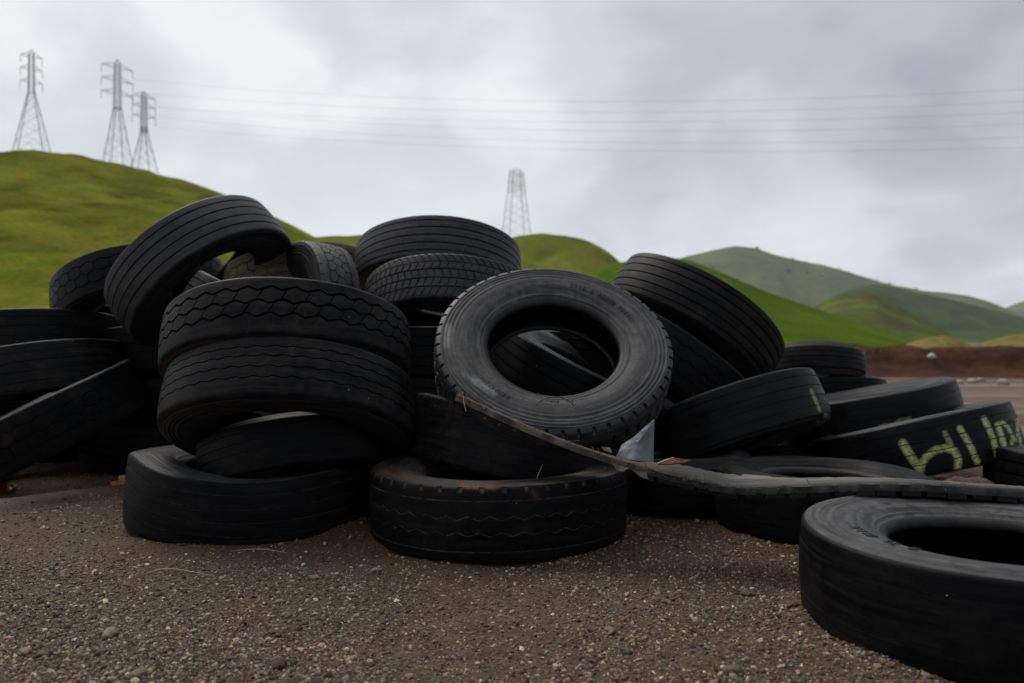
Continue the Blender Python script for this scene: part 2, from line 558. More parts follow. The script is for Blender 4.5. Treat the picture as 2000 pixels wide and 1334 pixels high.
def rand_rot(k):
    q = rng.normal(size=(k, 4))
    q /= np.linalg.norm(q, axis=1)[:, None]
    w, x, y, z = q.T
    return np.stack([np.stack([1 - 2 * (y * y + z * z), 2 * (x * y - z * w), 2 * (x * z + y * w)], -1),
                     np.stack([2 * (x * y + z * w), 1 - 2 * (x * x + z * z), 2 * (y * z - x * w)], -1),
                     np.stack([2 * (x * z - y * w), 2 * (y * z + x * w), 1 - 2 * (x * x + y * y)], -1)], 1)


OCT = (np.array([(1, 0, 0), (-1, 0, 0), (0, 1, 0), (0, -1, 0), (0, 0, 1), (0, 0, -1)], float),
       np.array([(0, 2, 4), (2, 1, 4), (1, 3, 4), (3, 0, 4), (2, 0, 5), (1, 2, 5), (3, 1, 5), (0, 3, 5)]))


def stones_mesh(name, x, y, size, sub):
    bv, bf = ico(sub) if sub >= 0 else OCT
    K = len(x)
    R = rand_rot(K)
    sc = np.stack([rng.uniform(0.75, 1.35, K), rng.uniform(0.6, 1.1, K), rng.uniform(0.4, 0.85, K)], -1)
    loc = bv[None] * (1 + rng.normal(0, 0.13 if sub >= 0 else 0.28, (K, len(bv), 1)))
    p = np.einsum('kij,knj->kni', R, loc * sc[:, None, :])
    p[:, :, 2] *= 0.72
    p *= size[:, None, None]
    zc = ground_z(x, y) + size * 0.22
    p += np.stack([x, y, zc], -1)[:, None, :]
    f = (np.arange(K)[:, None, None] * len(bv) + bf[None]).reshape(-1, 3)
    me = mesh_from(name, p.reshape(-1, 3), quads=f, mat=STONE, smooth=sub > 0, sharp=0.7 if sub > 0 else None)
    col = PAL[rng.choice(len(PAL), K, p=PW / PW.sum())] * np.clip(rng.lognormal(0.05, .50, (K, 1)), .3, 2.6)
    cattr(me, 'tint', np.repeat(col, len(bv), 0))
    return me


def scatter(K, ymin, ymax, smin, smax, patchy=True):
    y = 1 / rng.uniform(1 / ymax, 1 / ymin, K * 3)          # even cover in view
    x = rng.uniform(-1, 1, K * 3) * y * 0.70
    size = smin * (smax / smin) ** (rng.random(K * 3) ** 2.6)
    keep = np.ones(K * 3, bool)
    if patchy:
        keep &= rng.random(K * 3) < np.clip(0.68 + 1.2 * vnoise(x * 1.6 + 77, y * 1.6 + 13, 91, 5), 0.35, 1)
    for (tx, ty, tr) in TYRE_FOOT:
        keep &= np.hypot(x - tx, y - ty) > tr * 0.97
    keep &= ~((seg_dist(x, y, RIDGE) < 0.07) & (rng.random(K * 3) < 0.8))
    i = np.flatnonzero(keep)[:K]
    return x[i], y[i], size[i]


def build_gravel():
    x, y, s = scatter(95000, 1.45, 6.5, 0.0024, 0.0075)
    link("gravel", stones_mesh("gravel", x, y, s, -1), kind='stuff', label="fine grey and brown gravel strewn over the soil", category="gravel")
    x, y, s = scatter(8000, 1.5, 7.0, 0.0048, 0.0120)
    link("pebbles", stones_mesh("pebbles", x, y, s, 0), kind='stuff', label="coarser mixed pebbles lying among the fine gravel", category="gravel")
    # the larger single stones
    spec = [(215, 1243, 0.026, 3, "largest flat grey stone in the left foreground gravel"),
            (547, 1178, 0.016, 3, "grey stone among loose gravel below the front left tyre"),
            (612, 1130, 0.017, 7, "pale stone on brown soil between the two front tyres"),
            (735, 1115, 0.018, 7, "whitish stone beside the left foot of the front middle tyre"),
            (560, 1205, 0.016, 1, "brownish grey stone in the left middle foreground"),
            (268, 1325, 0.021, 1, "grey brown stone at the bottom edge on the left"),
            (85, 1285, 0.020, 2, "dark grey stone in the lower left corner gravel"),
            (48, 1280, 0.019, 3, "light grey stone nearest the left edge of the foreground"),
            (545, 1303, 0.022, 5, "dark brown angular stone at the bottom left of the middle"),
            (1090, 1128, 0.017, 0, "grey stone just in front of the front middle tyre"),
            (1358, 1210, 0.014, 7, "small whitish pebble right of the middle foreground"),
            (1192, 1232, 0.019, 1, "tan flat stone in the middle foreground gravel"),
            (1222, 1270, 0.016, 8, "blue grey stone in the middle of the bottom foreground"),
            (1460, 1160, 0.020, 8, "bluish flat stone left of the large right front tyre"),
            (1545, 1188, 0.021, 4, "brown grey stone close to the large right front tyre"),
            (1432, 1314, 0.021, 0, "grey stone at the bottom edge right of the middle"),
            (1375, 1112, 0.016, 3, "elongated pale stone on soil in front of the shaded gap")]
    bv, bf = ico(2)
    for px, py, s, ci, lab in spec:
        d = CAMH * FPX / (py - CY)
        x_, y_ = (px - CX) / FPX * d, d
        R = rand_rot(1)[0]
        p = bv * (1 + 0.55 * vnoise(bv[:, :1] * 1.3 + px, bv[:, 1:2] * 1.3 + bv[:, 2:3] + 9, int(px), 3)) * np.array([1.25, 0.9, 0.55])
        p = p + rng.normal(0, 0.02, p.shape)
        a = rng.uniform(0, 6.28)
        rz = np.array([[math.cos(a), -math.sin(a), 0], [math.sin(a), math.cos(a), 0], [0, 0, 1]])
        p = (p @ rz.T) * s * .8
        me = mesh_from("stone", p, quads=bf, mat=STONE, smooth=True, sharp=0.6)
        cattr(me, 'tint', np.repeat(PAL[ci][None] * (.62 if ci == 7 else .8), len(p), 0))
        o = link("stone", me, label=lab, category="stone", group="larger stones on the gravel")
        o.location = (x_, y_, float(ground_z(np.array([x_]), np.array([y_]))[0]) + s * 0.3)
    # pale lumps of rock on and below the earth bank
    for px, py, d, s, lab in [(1820, 696, 17.95, 0.075, "white rock stuck in the red earth bank"),
                              (1875, 729, 14.5, 0.065, "leftmost of the pale rocks at the foot of the earth bank"),
                              (1900, 728, 14.6, 0.075, "second pale rock from the left at the foot of the bank"),
                              (1916, 723, 15.3, 0.060, "small pale rock set furthest back at the bank foot"),
                              (1960, 731, 14.2, 0.085, "largest pale rock at the right, at the foot of the bank")]:
        p = bv * (1 + 0.35 * vnoise(bv[:, :1] * 1.4 + px, bv[:, 1:2] * 1.4 + bv[:, 2:3] + 9, int(px), 3)) * np.array([1.25, 0.9, 0.85]) * s
        me = mesh_from("pale_rock", p, quads=bf, mat=STONE, smooth=True, sharp=0.6)
        cattr(me, 'tint', np.repeat(np.array([[0.50, 0.46, 0.40]]) * (0.95 if px == 1820 else 0.62), len(p), 0))
        o = link("pale_rock", me, label=lab, category="rock", group="pale rocks by the earth bank")
        w = W3(px, py, d)
        o.location = (w[0], w[1], w[2] if px == 1820 else s * 0.4)


# ------------------------------------------------------------------ rubber
def rubber(name, base=(0.0015, 0.0017, 0.0027), dustc=(0.042, 0.040, 0.041), amt=0.16, rough=0.40, paint=(0.52, 0.56, 0.26), groove=(0.075, 0.066, 0.055),
           spec=0.085, specks=0.0, bstr=0.35, mud=0.0, mudc=(0.070, 0.050, 0.036)):
    m, n, l, b = new_mat(name)
    tc = n.new('ShaderNodeTexCoord')
    oi = n.new('ShaderNodeObjectInfo')
    vm = n.new('ShaderNodeVectorMath')
    vm.operation = 'MULTIPLY_ADD'
    l.new(oi.outputs['Location'], vm.inputs[0])
    vm.inputs[1].default_value = (7.3, 5.1, 9.7)
    l.new(tc.outputs['Object'], vm.inputs[2])
    P = vm.outputs[0]
    n1 = noise(n, l, P, 5.5, 7, 0.62, 0.6)
    n2 = noise(n, l, P, 38, 6, 0.7, 0.3)
    n3 = noise(n, l, P, 300, 3, 0.7)
    ua = n.new('ShaderNodeAttribute')
    ua.attribute_name = 'ring'
    va = n.new('ShaderNodeVectorMath')
    va.operation = 'MULTIPLY_ADD'
    l.new(oi.outputs['Location'], va.inputs[0])
    va.inputs[1].default_value = (3.1, 2.3, 5.7)
    l.new(ua.outputs['Vector'], va.inputs[2])
    st = noise(n, l, mapping(n, l, va.outputs[0], scale=(1.6, 1.6, 62)), 1.0, 6, 0.68, 0.25)
    st2 = noise(n, l, mapping(n, l, va.outputs[0], scale=(9, 9, 26)), 1.0, 6, 0.7, 0.5)
    ga = n.new('ShaderNodeAttribute')
    ga.attribute_name = 'groove'
    pa = n.new('ShaderNodeAttribute')
    pa.attribute_name = 'paint'
    patch = mth(n, l, 'MULTIPLY', ramp(n, l, n1, [(0.34, 0.10), (0.64, 1.0)]), ramp(n, l, n2, [(0.34, 0.12), (0.64, 1.0)]))
    streak = mth(n, l, 'MULTIPLY', ramp(n, l, st, [(0.40, 0.0), (0.64, 1.0)]), ramp(n, l, st2, [(0.34, 0.1), (0.62, 1.0)]))
    patch = mth(n, l, 'ADD', mth(n, l, 'MULTIPLY', patch, 0.55), mth(n, l, 'MULTIPLY', streak, 1.15), True)
    col = mix(n, l, mth(n, l, 'MULTIPLY', patch, amt, True), base, dustc)
    if mud:
        mm = mth(n, l, 'MULTIPLY', ramp(n, l, noise(n, l, P, 8.5, 8, 0.66, 0.8), [(0.52, 0.0), (0.64, 1.0)]), ramp(n, l, n2, [(0.36, 0.1), (0.60, 1.0)]))
        col = mix(n, l, mth(n, l, 'MULTIPLY', mm, mud, True), col, mudc)
    col = mix(n, l, mth(n, l, 'MULTIPLY', ga.outputs['Fac'], ramp(n, l, n2, [(0.40, 0.05), (0.66, 0.85)]), True), col, groove)
    if specks:
        vo = n.new('ShaderNodeTexVoronoi')
        vo.inputs['Scale'].default_value = 42
        l.new(P, vo.inputs['Vector'])
        hit = mth(n, l, 'LESS_THAN', vo.outputs['Distance'], 0.065)
        sc = n.new('ShaderNodeSeparateColor')
        l.new(vo.outputs['Color'], sc.inputs[0])
        rare = mth(n, l, 'GREATER_THAN', sc.outputs[0], 1 - specks)
        col = mix(n, l, mth(n, l, 'MULTIPLY', hit, rare), col, (0.55, 0.55, 0.52))
    wear = ramp(n, l, noise(n, l, P, 85, 5, 0.7), [(0.40, 0.35), (0.56, 1.0)])
    pf = mth(n, l, 'MULTIPLY', pa.outputs['Fac'], wear, True)
    col = mix(n, l, pf, col, paint)
    l.new(col, b.inputs['Base Color'])
    rr = mth(n, l, 'ADD', mth(n, l, 'MULTIPLY', patch, 0.22), rough - 0.04)
    l.new(mth(n, l, 'ADD', rr, mth(n, l, 'MULTIPLY', n2, 0.10), True), b.inputs['Roughness'])
    b.inputs['Specular IOR Level'].default_value = spec
    h = mth(n, l, 'ADD', mth(n, l, 'MULTIPLY', n3, 0.25), mth(n, l, 'ADD', mth(n, l, 'MULTIPLY', n2, 0.55), mth(n, l, 'MULTIPLY', n1, 0.5)))
    bump(n, l, b, h, bstr, 0.004)
    return m


RB = {
    'tread': rubber("black tread rubber", mud=.25),
    'tread_dusty': rubber("dusty tread rubber", amt=0.38, dustc=(0.054, 0.050, 0.048), base=(0.0020, 0.0022, 0.0034), mud=.28, specks=.06),
    'tread_top': rubber("weathered grey tread rubber", amt=0.85, dustc=(0.066, 0.062, 0.064), base=(0.0070, 0.0072, 0.0105), spec=.26, rough=.42, mud=.40),
    'tread_clean': rubber("smooth worn tread rubber", amt=0.20, specks=.06, mud=.05, base=(0.0011, 0.0013, 0.0023)),
    'tread_grey': rubber("grey blue tread rubber", amt=0.85, base=(0.014, 0.014, 0.017), dustc=(0.075, 0.075, 0.080), spec=.15),
    'tread_brown': rubber("brown dirt caked tread rubber", amt=1.0, base=(0.045, 0.037, 0.029), dustc=(0.130, 0.105, 0.082), paint=(0.42, 0.10, 0.04), rough=0.75),
    'tread_text': rubber("worn tread rubber with yellow paint", amt=0.28, mud=.06, base=(0.0011, 0.0013, 0.0023), spec=.12, rough=.36, paint=(0.56, 0.58, 0.25)),
    'tread_front': rubber("worn tread rubber with brown soil stains", amt=0.24, mud=.07, specks=.06, base=(0.0012, 0.0014, 0.0024), paint=(0.11, 0.055, 0.030), groove=(0.17, 0.15, 0.125)),
    'side': rubber("sidewall rubber", amt=0.50, mud=.25, spec=.18, base=(0.005, 0.005, 0.0072), dustc=(0.054, 0.051, 0.051)),
    'side_dusty': rubber("dusty grey sidewall rubber", spec=.2, amt=1.0, mud=.18, base=(0.013, 0.013, 0.0155), dustc=(0.088, 0.085, 0.085), paint=(0.30, 0.30, 0.29), specks=0.035, rough=0.56),
    'side_soil': rubber("soiled sidewall rubber", amt=0.9, base=(0.014, 0.013, 0.012), dustc=(0.075, 0.064, 0.054), paint=(0.115, 0.055, 0.028), rough=0.62, spec=.12),
    'liner': rubber("inner liner rubber", amt=0.3, base=(0.003, 0.003, 0.004), dustc=(0.020, 0.018, 0.017), rough=0.6),
    'bead': rubber("bead rubber", amt=0.5, base=(0.008, 0.008, 0.009), dustc=(0.06, 0.055, 0.050), spec=.15),
}


# tread patterns: grooves = (offset across, half width, depth, zigzag amplitude, zigzag count, phase), rows = cross cuts
PAT = {
    'rib': dict(g=[(-.075, .0045, .011, 0, 1, 0), (-.026, .0045, .011, 0, 1, 0), (.026, .0045, .011, 0, 1, 0), (.075, .0045, .011, 0, 1, 0)]),
    'rib3': dict(g=[(-.055, .004, .010, 0, 1, 0), (0, .004, .010, 0, 1, 0), (.055, .004, .010, 0, 1, 0)]),
    'rib5': dict(g=[(-.088, .0035, .009, 0, 1, 0), (-.046, .004, .010, 0, 1, 0), (0, .004, .010, 0, 1, 0), (.046, .004, .010, 0, 1, 0), (.088, .0035, .009, 0, 1, 0)]),
    'wornrib': dict(g=[(-.072, .0025, .004, 0, 1, 0), (-.022, .003, .005, 0, 1, 0), (.028, .003, .005, 0, 1, 0), (.078, .003, .005, 0, 1, 0)], dirt=.4),
    'smooth': dict(g=[(-.060, .002, .0025, 0, 1, 0), (.070, .0015, .002, 0, 1, 0)], dirt=.35),
    'zig': dict(g=[(-.088, .0026, .0035, 0, 1, 0), (-.030, .0024, .0035, .0075, 42, 0), (.022, .0024, .0035, .0075, 42, .5), (.078, .0026, .0035, 0, 1, 0)], dirt=.9, n=42, shoulder=(.007, .24)),
    'wave': dict(g=[(-.055, .0028, .007, .004, 46, 0), (-.010, .0028, .007, .004, 46, .3), (.035, .0028, .007, .004, 46, .6), (.075, .0028, .007, .004, 46, .1)], n=46),
    'block': dict(g=[(-.048, .0054, .013, .0095, 36, 0), (.008, .0054, .013, .0095, 36, .5), (.066, .0054, .013, .0095, 36, .0)],
                  n=36, rows=[(-.048, .008, .065, -.03, .30), (.008, .066, .065, .47, .30)], cut=.008, saw=.40),
    'hex': dict(g=[(-.066, .003, .011, .003, 40, 0), (-.024, .003, .011, .009, 40, 0), (.024, .003, .011, .009, 40, .5), (.066, .003, .011, .003, 40, 0)],
                n=40, rows=[(-.066, -.024, .12, .44, 0), (-.024, .024, .12, -.06, .3), (.024, .066, .12, .44, 0)], cut=.011, shoulder=(.006, .5)),
    'sipe': dict(g=[(-.064, .004, .010, 0, 1, 0), (-.018, .004, .010, 0, 1, 0), (.030, .004, .010, 0, 1, 0), (.074, .003, .008, 0, 1, 0)],
                 n=78, rows=[(-.125, -.064, .22, .0, .9), (-.064, -.018, .22, .3, .4), (-.018, .030, .22, .5, -.4), (.030, .074, .22, .1, .4), (.074, .125, .22, .7, -.9)], cut=.006, dirt=.15),
    'drive': dict(g=[(-.060, .004, .011, .004, 50, 0), (0, .004, .011, .006, 50, .5), (.060, .004, .011, .004, 50, 0)],
                  n=50, rows=[(-.060, 0, .26, -.13, 0), (0, .060, .26, .37, 0)], cut=.010, shoulder=(.021, .26)),
    'offset': dict(g=[(-.060, .0035, .009, .008, 38, 0), (0, .0035, .009, .008, 38, .5), (.060, .0035, .009, .008, 38, 0)], n=38,
                   rows=[(-.060, 0, .08, -.04, 0), (0, .060, .08, .46, 0)], cut=.005, dirt=.3),
    'shsipe': dict(g=[(-.072, .0025, .005, 0, 1, 0), (-.022, .0025, .005, 0, 1, 0), (.028, .0025, .005, 0, 1, 0), (.074, .0028, .006, 0, 1, 0)],
                   n=90, rows=[(.074, .132, .22, .7, -.4)], cut=.004, dirt=.5),
}


def tri_wave(x, saw=.5):
    f = x - np.floor(x)
    return np.where(f < saw, 1 - 2 * f / saw, -1 + 2 * (f - saw) / (1 - saw))


def catmull(pts, per):
    pts = np.array(pts, float)
    P = np.vstack([2 * pts[0] - pts[1], pts, 2 * pts[-1] - pts[-2]])
    out = []
    for i in range(1, len(P) - 2):
        for t in np.linspace(0, 1, per, endpoint=False):
            a, b, c, d = P[i - 1], P[i], P[i + 1], P[i + 2]
            out.append(0.5 * ((2 * b) + (-a + c) * t + (2 * a - 5 * b + 4 * c - d) * t * t + (-a + 3 * b - 3 * c + d) * t ** 3))
    out.append(pts[-1])
    return np.array(out)


def tyre_geometry(pattern, R, W, r_in, lod, tw, sh=0.35, nt0=None):
    """-> dict of part -> (verts in (w, r, theta) form as arrays, nu, nv, groove mask)"""
    p = PAT[pattern]
    k = R / 0.525
    gs = [(c * tw / 0.110, hw * k, dp * k, am * k, zn, ph) for (c, hw, dp, am, zn, ph) in p['g']]
    S = tw + 0.030 * k
    sr, sw_ = .030 * k * sh, .020 * k * (.45 + .55 * sh)
    cols = []            # (s, is_floor, groove index, row tag)
    edges = [-S, -tw - .018 * k, -tw - .008 * k, -tw] + [tw, tw + .008 * k, tw + .018 * k, S]
    for e in edges:
        cols.append((e, 0, -1))
    for gi, (c, hw, dp, am, zn, ph) in enumerate(gs):
        for s_, fl in ((c - hw, 0), (c - hw * .62, 1), (c + hw * .62, 1), (c + hw, 0)):
            cols.append((s_, fl, gi))
    marks = sorted([-tw] + [g[0] for g in gs] + [tw])
    step = {0: .0085, 1: .013, 2: .03}[lod] if nt0 is None else .0045
    for a, b in zip(marks[:-1], marks[1:]):
        nn = max(1, int((b - a) / step))
        for j in range(1, nn):
            cols.append((a + (b - a) * j / nn, 0, -1))
    if lod < 2 and p.get('rows'):
        for g in gs:
            cols.append((g[0] - g[1] - .0012, 0, -1))
            cols.append((g[0] + g[1] + .0012, 0, -1))
    cols.sort()
    s = np.array([c[0] for c in cols])
    floor = np.array([c[1] for c in cols])
    gidx = np.array([c[2] for c in cols])
    n = p.get('n', 0)
    cutf = p.get('rows', [(0, 0, .15, 0, 0)])[0][2] if p.get('rows') else (p['shoulder'][1] if p.get('shoulder') else .15)
    if n and lod < 2:
        sub = {0: 6, 1: 4}[lod]
        fr = np.concatenate([[0, cutf * .12, cutf * .88, cutf], cutf + (1 - cutf) * np.arange(1, sub) / sub])
        th = ((np.arange(n)[:, None] + fr[None]) / n * 2 * math.pi).ravel()
        frac = np.tile(fr, n)
    else:
        nt = nt0 or {0: 300, 1: 220, 2: 110}[lod]
        th = np.linspace(0, 2 * math.pi, nt, endpoint=False)
        frac = None
    NT, NS = len(th), len(s)
    TH = np.repeat(th[:, None], NS, 1)
    SS = np.repeat(s[None], NT, 0)
    DEP = np.zeros((NT, NS))
    GRV = np.zeros((NT, NS))
    # cross cuts
    shift = np.zeros(NS)
    if n and lod < 2:
        infl = (frac > cutf * .06) & (frac < cutf * .94)
        for (r0, r1, cf, ph, sh) in p.get('rows', []):
            r0, r1 = r0 * tw / .110, r1 * tw / .110
            inr = (s >= max(r0, -tw - .016)) & (s <= min(r1, tw + .016))
            shift[inr] = (ph + sh * (s[inr] - (r0 + r1) / 2) / max(r1 - r0, 1e-6)) / n * 2 * math.pi
            dd = p['cut'] * k
            DEP[np.ix_(infl, inr)] = dd
            GRV[np.ix_(infl, inr)] = 1
        if p.get('shoulder'):
            dd, cf = p['shoulder']
            inr = (s > tw - .004) & (s < S - .002) if pattern == 'zig' else (np.abs(s) > tw - .004) & (np.abs(s) < S - .002)
            DEP[np.ix_(infl, inr)] = dd * k
            GRV[np.ix_(infl, inr)] = 1
    TH = TH + shift[None]
    # circumferential grooves with their zigzag
    cen = np.array([-S, -tw] + [g[0] for g in gs] + [tw, S])
    if len(gs):
        off = np.zeros((NT, len(cen)))
        for gi, (c, hw, dp, am, zn, ph) in enumerate(gs):
            if am:
                pass
        for j in range(NS):
            for gi, (c, hw, dp, am, zn, ph) in enumerate(gs):
                off[:, 2 + gi] = am * tri_wave(TH[:, j] * zn / (2 * math.pi) + ph, p.get('saw', .5)) if am else 0
            if gidx[j] >= 0:
                SS[:, j] = s[j] + off[:, 2 + gidx[j]]
            else:
                i = np.clip(np.searchsorted(cen, s[j]) - 1, 0, len(cen) - 2)
                t = (s[j] - cen[i]) / (cen[i + 1] - cen[i])
                SS[:, j] = s[j] + off[:, i] * (1 - t) + off[:, i + 1] * t
        for j in range(NS):
            if floor[j]:
                d = gs[gidx[j]][2]
                DEP[:, j] = np.maximum(DEP[:, j], d)
                GRV[:, j] = 1
    a = np.abs(SS)
    e = np.clip((a - tw) / (S - tw), 0, 1)
    crown = .007 * k * np.clip(a / tw, 0, 1) ** 2
    phi = e * math.pi * 0.42
    rr = R - crown - sr * (1 - np.cos(phi)) * 1.15 - DEP
    ww = np.sign(SS) * (np.minimum(a, tw) + sw_ * np.sin(phi))
    parts = {'tread': (ww, rr, TH, GRV)}
    # sidewall profile from the shoulder to the bead
    w_end, r_end = float(np.abs(ww[0, -1])), R - .007 * k - sr * (1 - math.cos(math.pi * .42)) * 1.15
    wm = max(W / 2, w_end + .004)
    prof = [(w_end, r_end), (w_end + .003, r_end - .012 * k), (wm - .003, R - .075 * k), (wm, R - .115 * k), (wm - .005, R - .155 * k),
            (wm - .018, r_in + .050), (wm - .032, r_in + .022)]
    sw = catmull(prof, {0: 10, 1: 4, 2: 2}[lod])
    rad = sw[:, 1]
    ridge = np.zeros(len(sw))
    for rc, hh, wd in ((R - .036 * k, .0040, .0035), (R - .052 * k, .0040, .004), (R - .068 * k, .0035, .004), (R - .088 * k, .0030, .004), (r_in + .036, .0045, .005)):
        ridge += hh * np.exp(-((rad - rc) / wd) ** 2)
    if lod == 0:
        sw[:, 0] += ridge
    bead = catmull([sw[-1], (W / 2 - .036, r_in + .010), (W / 2 - .046, r_in + .001), (W / 2 - .060, r_in), (W / 2 - .064, r_in + .008), (W / 2 - .058, r_in + .020)], 2)
    inn = catmull([bead[-1], (W / 2 - .034, r_in + .055), (W / 2 - .020, R - .125 * k), (W / 2 - .030, R - .07 * k), (tw * .72, R - .040 * k), (tw * .35, R - .032 * k)], {0: 3, 1: 2, 2: 1}[lod])
    liner = np.vstack([inn, inn[::-1] * np.array([-1, 1])])
    th0 = np.linspace(0, 2 * math.pi, {0: 240, 1: 150, 2: 80}[lod], endpoint=False)

    def lathe(q, sign=1):
        q = q * np.array([sign, 1])
        return (np.repeat(q[None, :, 0], len(th0), 0), np.repeat(q[None, :, 1], len(th0), 0), np.repeat(th0[:, None], len(q), 1), np.zeros((len(th0), len(q))))
    parts['sidewall'] = lathe(sw)
    parts['sidewall.low'] = lathe(sw, -1)
    parts['bead'] = lathe(bead)
    parts['bead.low'] = lathe(bead, -1)
    parts['inner_liner'] = lathe(liner)
    return parts, p.get('dirt', 0.0)


def stroke_mask(ppx, ppy, strokes):
    m = np.zeros(len(ppx))
    for pts, wd, st in strokes:
        d = seg_dist(ppx, ppy, np.array(pts, float))
        m = np.maximum(m, st * np.clip(1.25 - d / wd * 0.9, 0, 1) ** 0.7 * (d < wd * 1.35))
    return m


def tyre(label, px, py, d, tilt=0, roll=0, pattern='rib', R=.525, W=.27, mats=('tread', 'side'), lod=1, spin=None, oval=.008, warp=.004, dents=(), strokes=None,
         n=None, z=None, ridx=.55, tw=None, sh=.35, nt0=None, letters=(), group="scrap truck tyres in the heap", sq=0.0):
    """tilt > 0: near edge raised; roll > 0: right side raised (degrees)"""
    c = W3(px, py, d)
    if z is not None:
        c[2] = z
    if n is None:
        t, r = math.radians(tilt), math.radians(roll)
        nv = Vector((-math.sin(r) * math.cos(t), math.sin(t), math.cos(r) * math.cos(t)))
    else:
        nv = Vector(n).normalized()
    sp = rng.uniform(0, 6.28) if spin is None else spin
    ref = Vector((math.cos(sp), math.sin(sp), 0.11))
    xa = (ref - nv * ref.dot(nv)).normalized()
    ya = nv.cross(xa)
    rot = Matrix((xa, ya, nv)).transposed()
    root = thing("tyre", label, "tyre", c, group, rot)
    Rm = np.array(rot)
    tw = tw or (0.118 * R / .525 * W / .27 if sh < .6 else 0.108 * R / .525 * W / .27)
    parts, dirt = tyre_geometry(pattern, R, W, R * ridx, lod, tw, sh, nt0)
    ph = rng.uniform(0, 6.28, 4)
    wp = None
    for key, (w, r, th, g) in parts.items():
        x, y, zz = r * np.cos(th), r * np.sin(th), w.copy()
        rn = r / R
        # every scrap tyre is a little out of round
        sx = 1 + oval * np.cos(2 * (th - ph[0])) + oval * .4 * np.cos(3 * (th - ph[1]))
        x, y = x * sx, y * sx
        zz = zz + warp * np.sin(2 * th + ph[2]) * rn + warp * .5 * np.sin(3 * th + ph[3]) * rn
        P = np.stack([x, y, zz], -1).reshape(-1, 3)
        if sq or dents:
            Wd = P @ Rm.T
            for (ax, ay, az, rad, dx, dy, dz) in dents:      # push towards (dx,dy,dz) near a place, in world axes about the tyre's centre
                q = np.exp(-(((Wd[:, 0] - ax) ** 2 + (Wd[:, 1] - ay) ** 2 + (Wd[:, 2] - az) ** 2) / rad ** 2))
                Wd = Wd + q[:, None] * np.array([dx, dy, dz])
            P = Wd @ Rm
        nu, nvv = w.shape
        low = key.endswith('.low')
        q = grid_quads(nu, nvv, wrap_u=True)
        if not (low):
            q = q[:, ::-1] if key in ('sidewall', 'bead', 'inner_liner') else q
        nm = key.split('.')[0]
        mat = RB[mats[0]] if nm == 'tread' else RB[mats[1]] if nm == 'sidewall' else RB[nm if nm == 'bead' else 'liner']
        me = mesh_from(nm, P, quads=q, mat=mat, smooth=True, sharp=0.55 if nm == 'tread' else None)
        ring = np.stack([np.cos(th), np.sin(th), w if nm == 'tread' else r], -1).reshape(-1, 3)
        ra = me.attributes.new('ring', 'FLOAT_VECTOR', 'POINT')
        ra.data.foreach_set('vector', np.ascontiguousarray(ring, dtype=np.float32).ravel())
        if nm == 'tread':
            attr(me, 'groove', (g * dirt).ravel())
        if strokes and nm in ('tread', 'sidewall'):
            wc = P @ Rm.T + c
            ppx = CX + FPX * wc[:, 0] / wc[:, 1]
            ppy = CY - FPX * (wc[:, 2] - CAMH) / wc[:, 1]
            mk = stroke_mask(ppx, ppy, strokes)
            mk = np.where(wc[:, 1] < c[1] + .12, mk, 0)
            if nm == 'tread':
                mk = np.where(g.ravel() > 0, mk * .15, mk)
            attr(me, 'paint', mk)
        link(nm, me, root)
    if letters:
        emboss(root, parts['sidewall'], letters, mats[1])
    TYRES.append((label, c, R, W, nv))
    if abs(nv.z) > .97 and c[2] < .2:
        TYRE_FOOT.append((c[0], c[1], R))
    return root


TYRES = []


def emboss(root, side, letters, mat):
    """low moulded characters (too worn to read) around the upper sidewall, one mesh"""
    w, r = side[0][0], side[1][0]
    o = np.argsort(r)
    V, Q = [], []
    for (a0, a1, rc, hh, up) in letters:
        step = hh * .92 / rc
        for k_, a in enumerate(np.arange(a0, a1, step)):
            if rng.random() < .12:
                continue
            kind = int(rng.integers(0, 6))
            bars = {0: [(-.3, 0, .16, 1), (.3, 0, .16, 1), (0, .42, .6, .16)], 1: [(-.3, 0, .16, 1), (0, .42, .6, .16), (0, 0, .5, .16), (0, -.42, .6, .16)],
                    2: [(0, 0, .18, 1), (0, .42, .7, .16)], 3: [(-.3, 0, .16, 1), (0, -.42, .6, .16)], 4: [(-.3, 0, .16, 1), (.3, .1, .16, .7), (0, .42, .6, .16), (0, 0, .5, .16)],
                    5: [(-.3, 0, .16, .9), (.3, 0, .16, .9), (0, .42, .55, .16), (0, -.42, .55, .16)]}[kind]
            for (bx, by, bw, bh) in bars:
                b0 = len(V)
                for top in (0, 1):
                    for sx_, sy_ in ((-1, -1), (1, -1), (1, 1), (-1, 1)):
                        u, v_ = (bx + sx_ * bw / 2) * hh * .72, (by + sy_ * bh / 2) * hh
                        rr_ = rc + v_ * up
                        th_ = a + u / rc * -up
                        zz_ = np.interp(rr_, r[o], w[o]) + (.0007 if top else -.002)
                        V.append((rr_ * math.cos(th_), rr_ * math.sin(th_), zz_))
                Q += [[b0 + i_ for i_ in f_] for f_ in ((4, 5, 6, 7), (0, 1, 5, 4), (1, 2, 6, 5), (2, 3, 7, 6), (3, 0, 4, 7))]
    link("embossed_lettering", mesh_from("embossed_lettering", np.array(V), quads=np.array(Q), mat=RB[mat], smooth=False), root, kind='stuff')


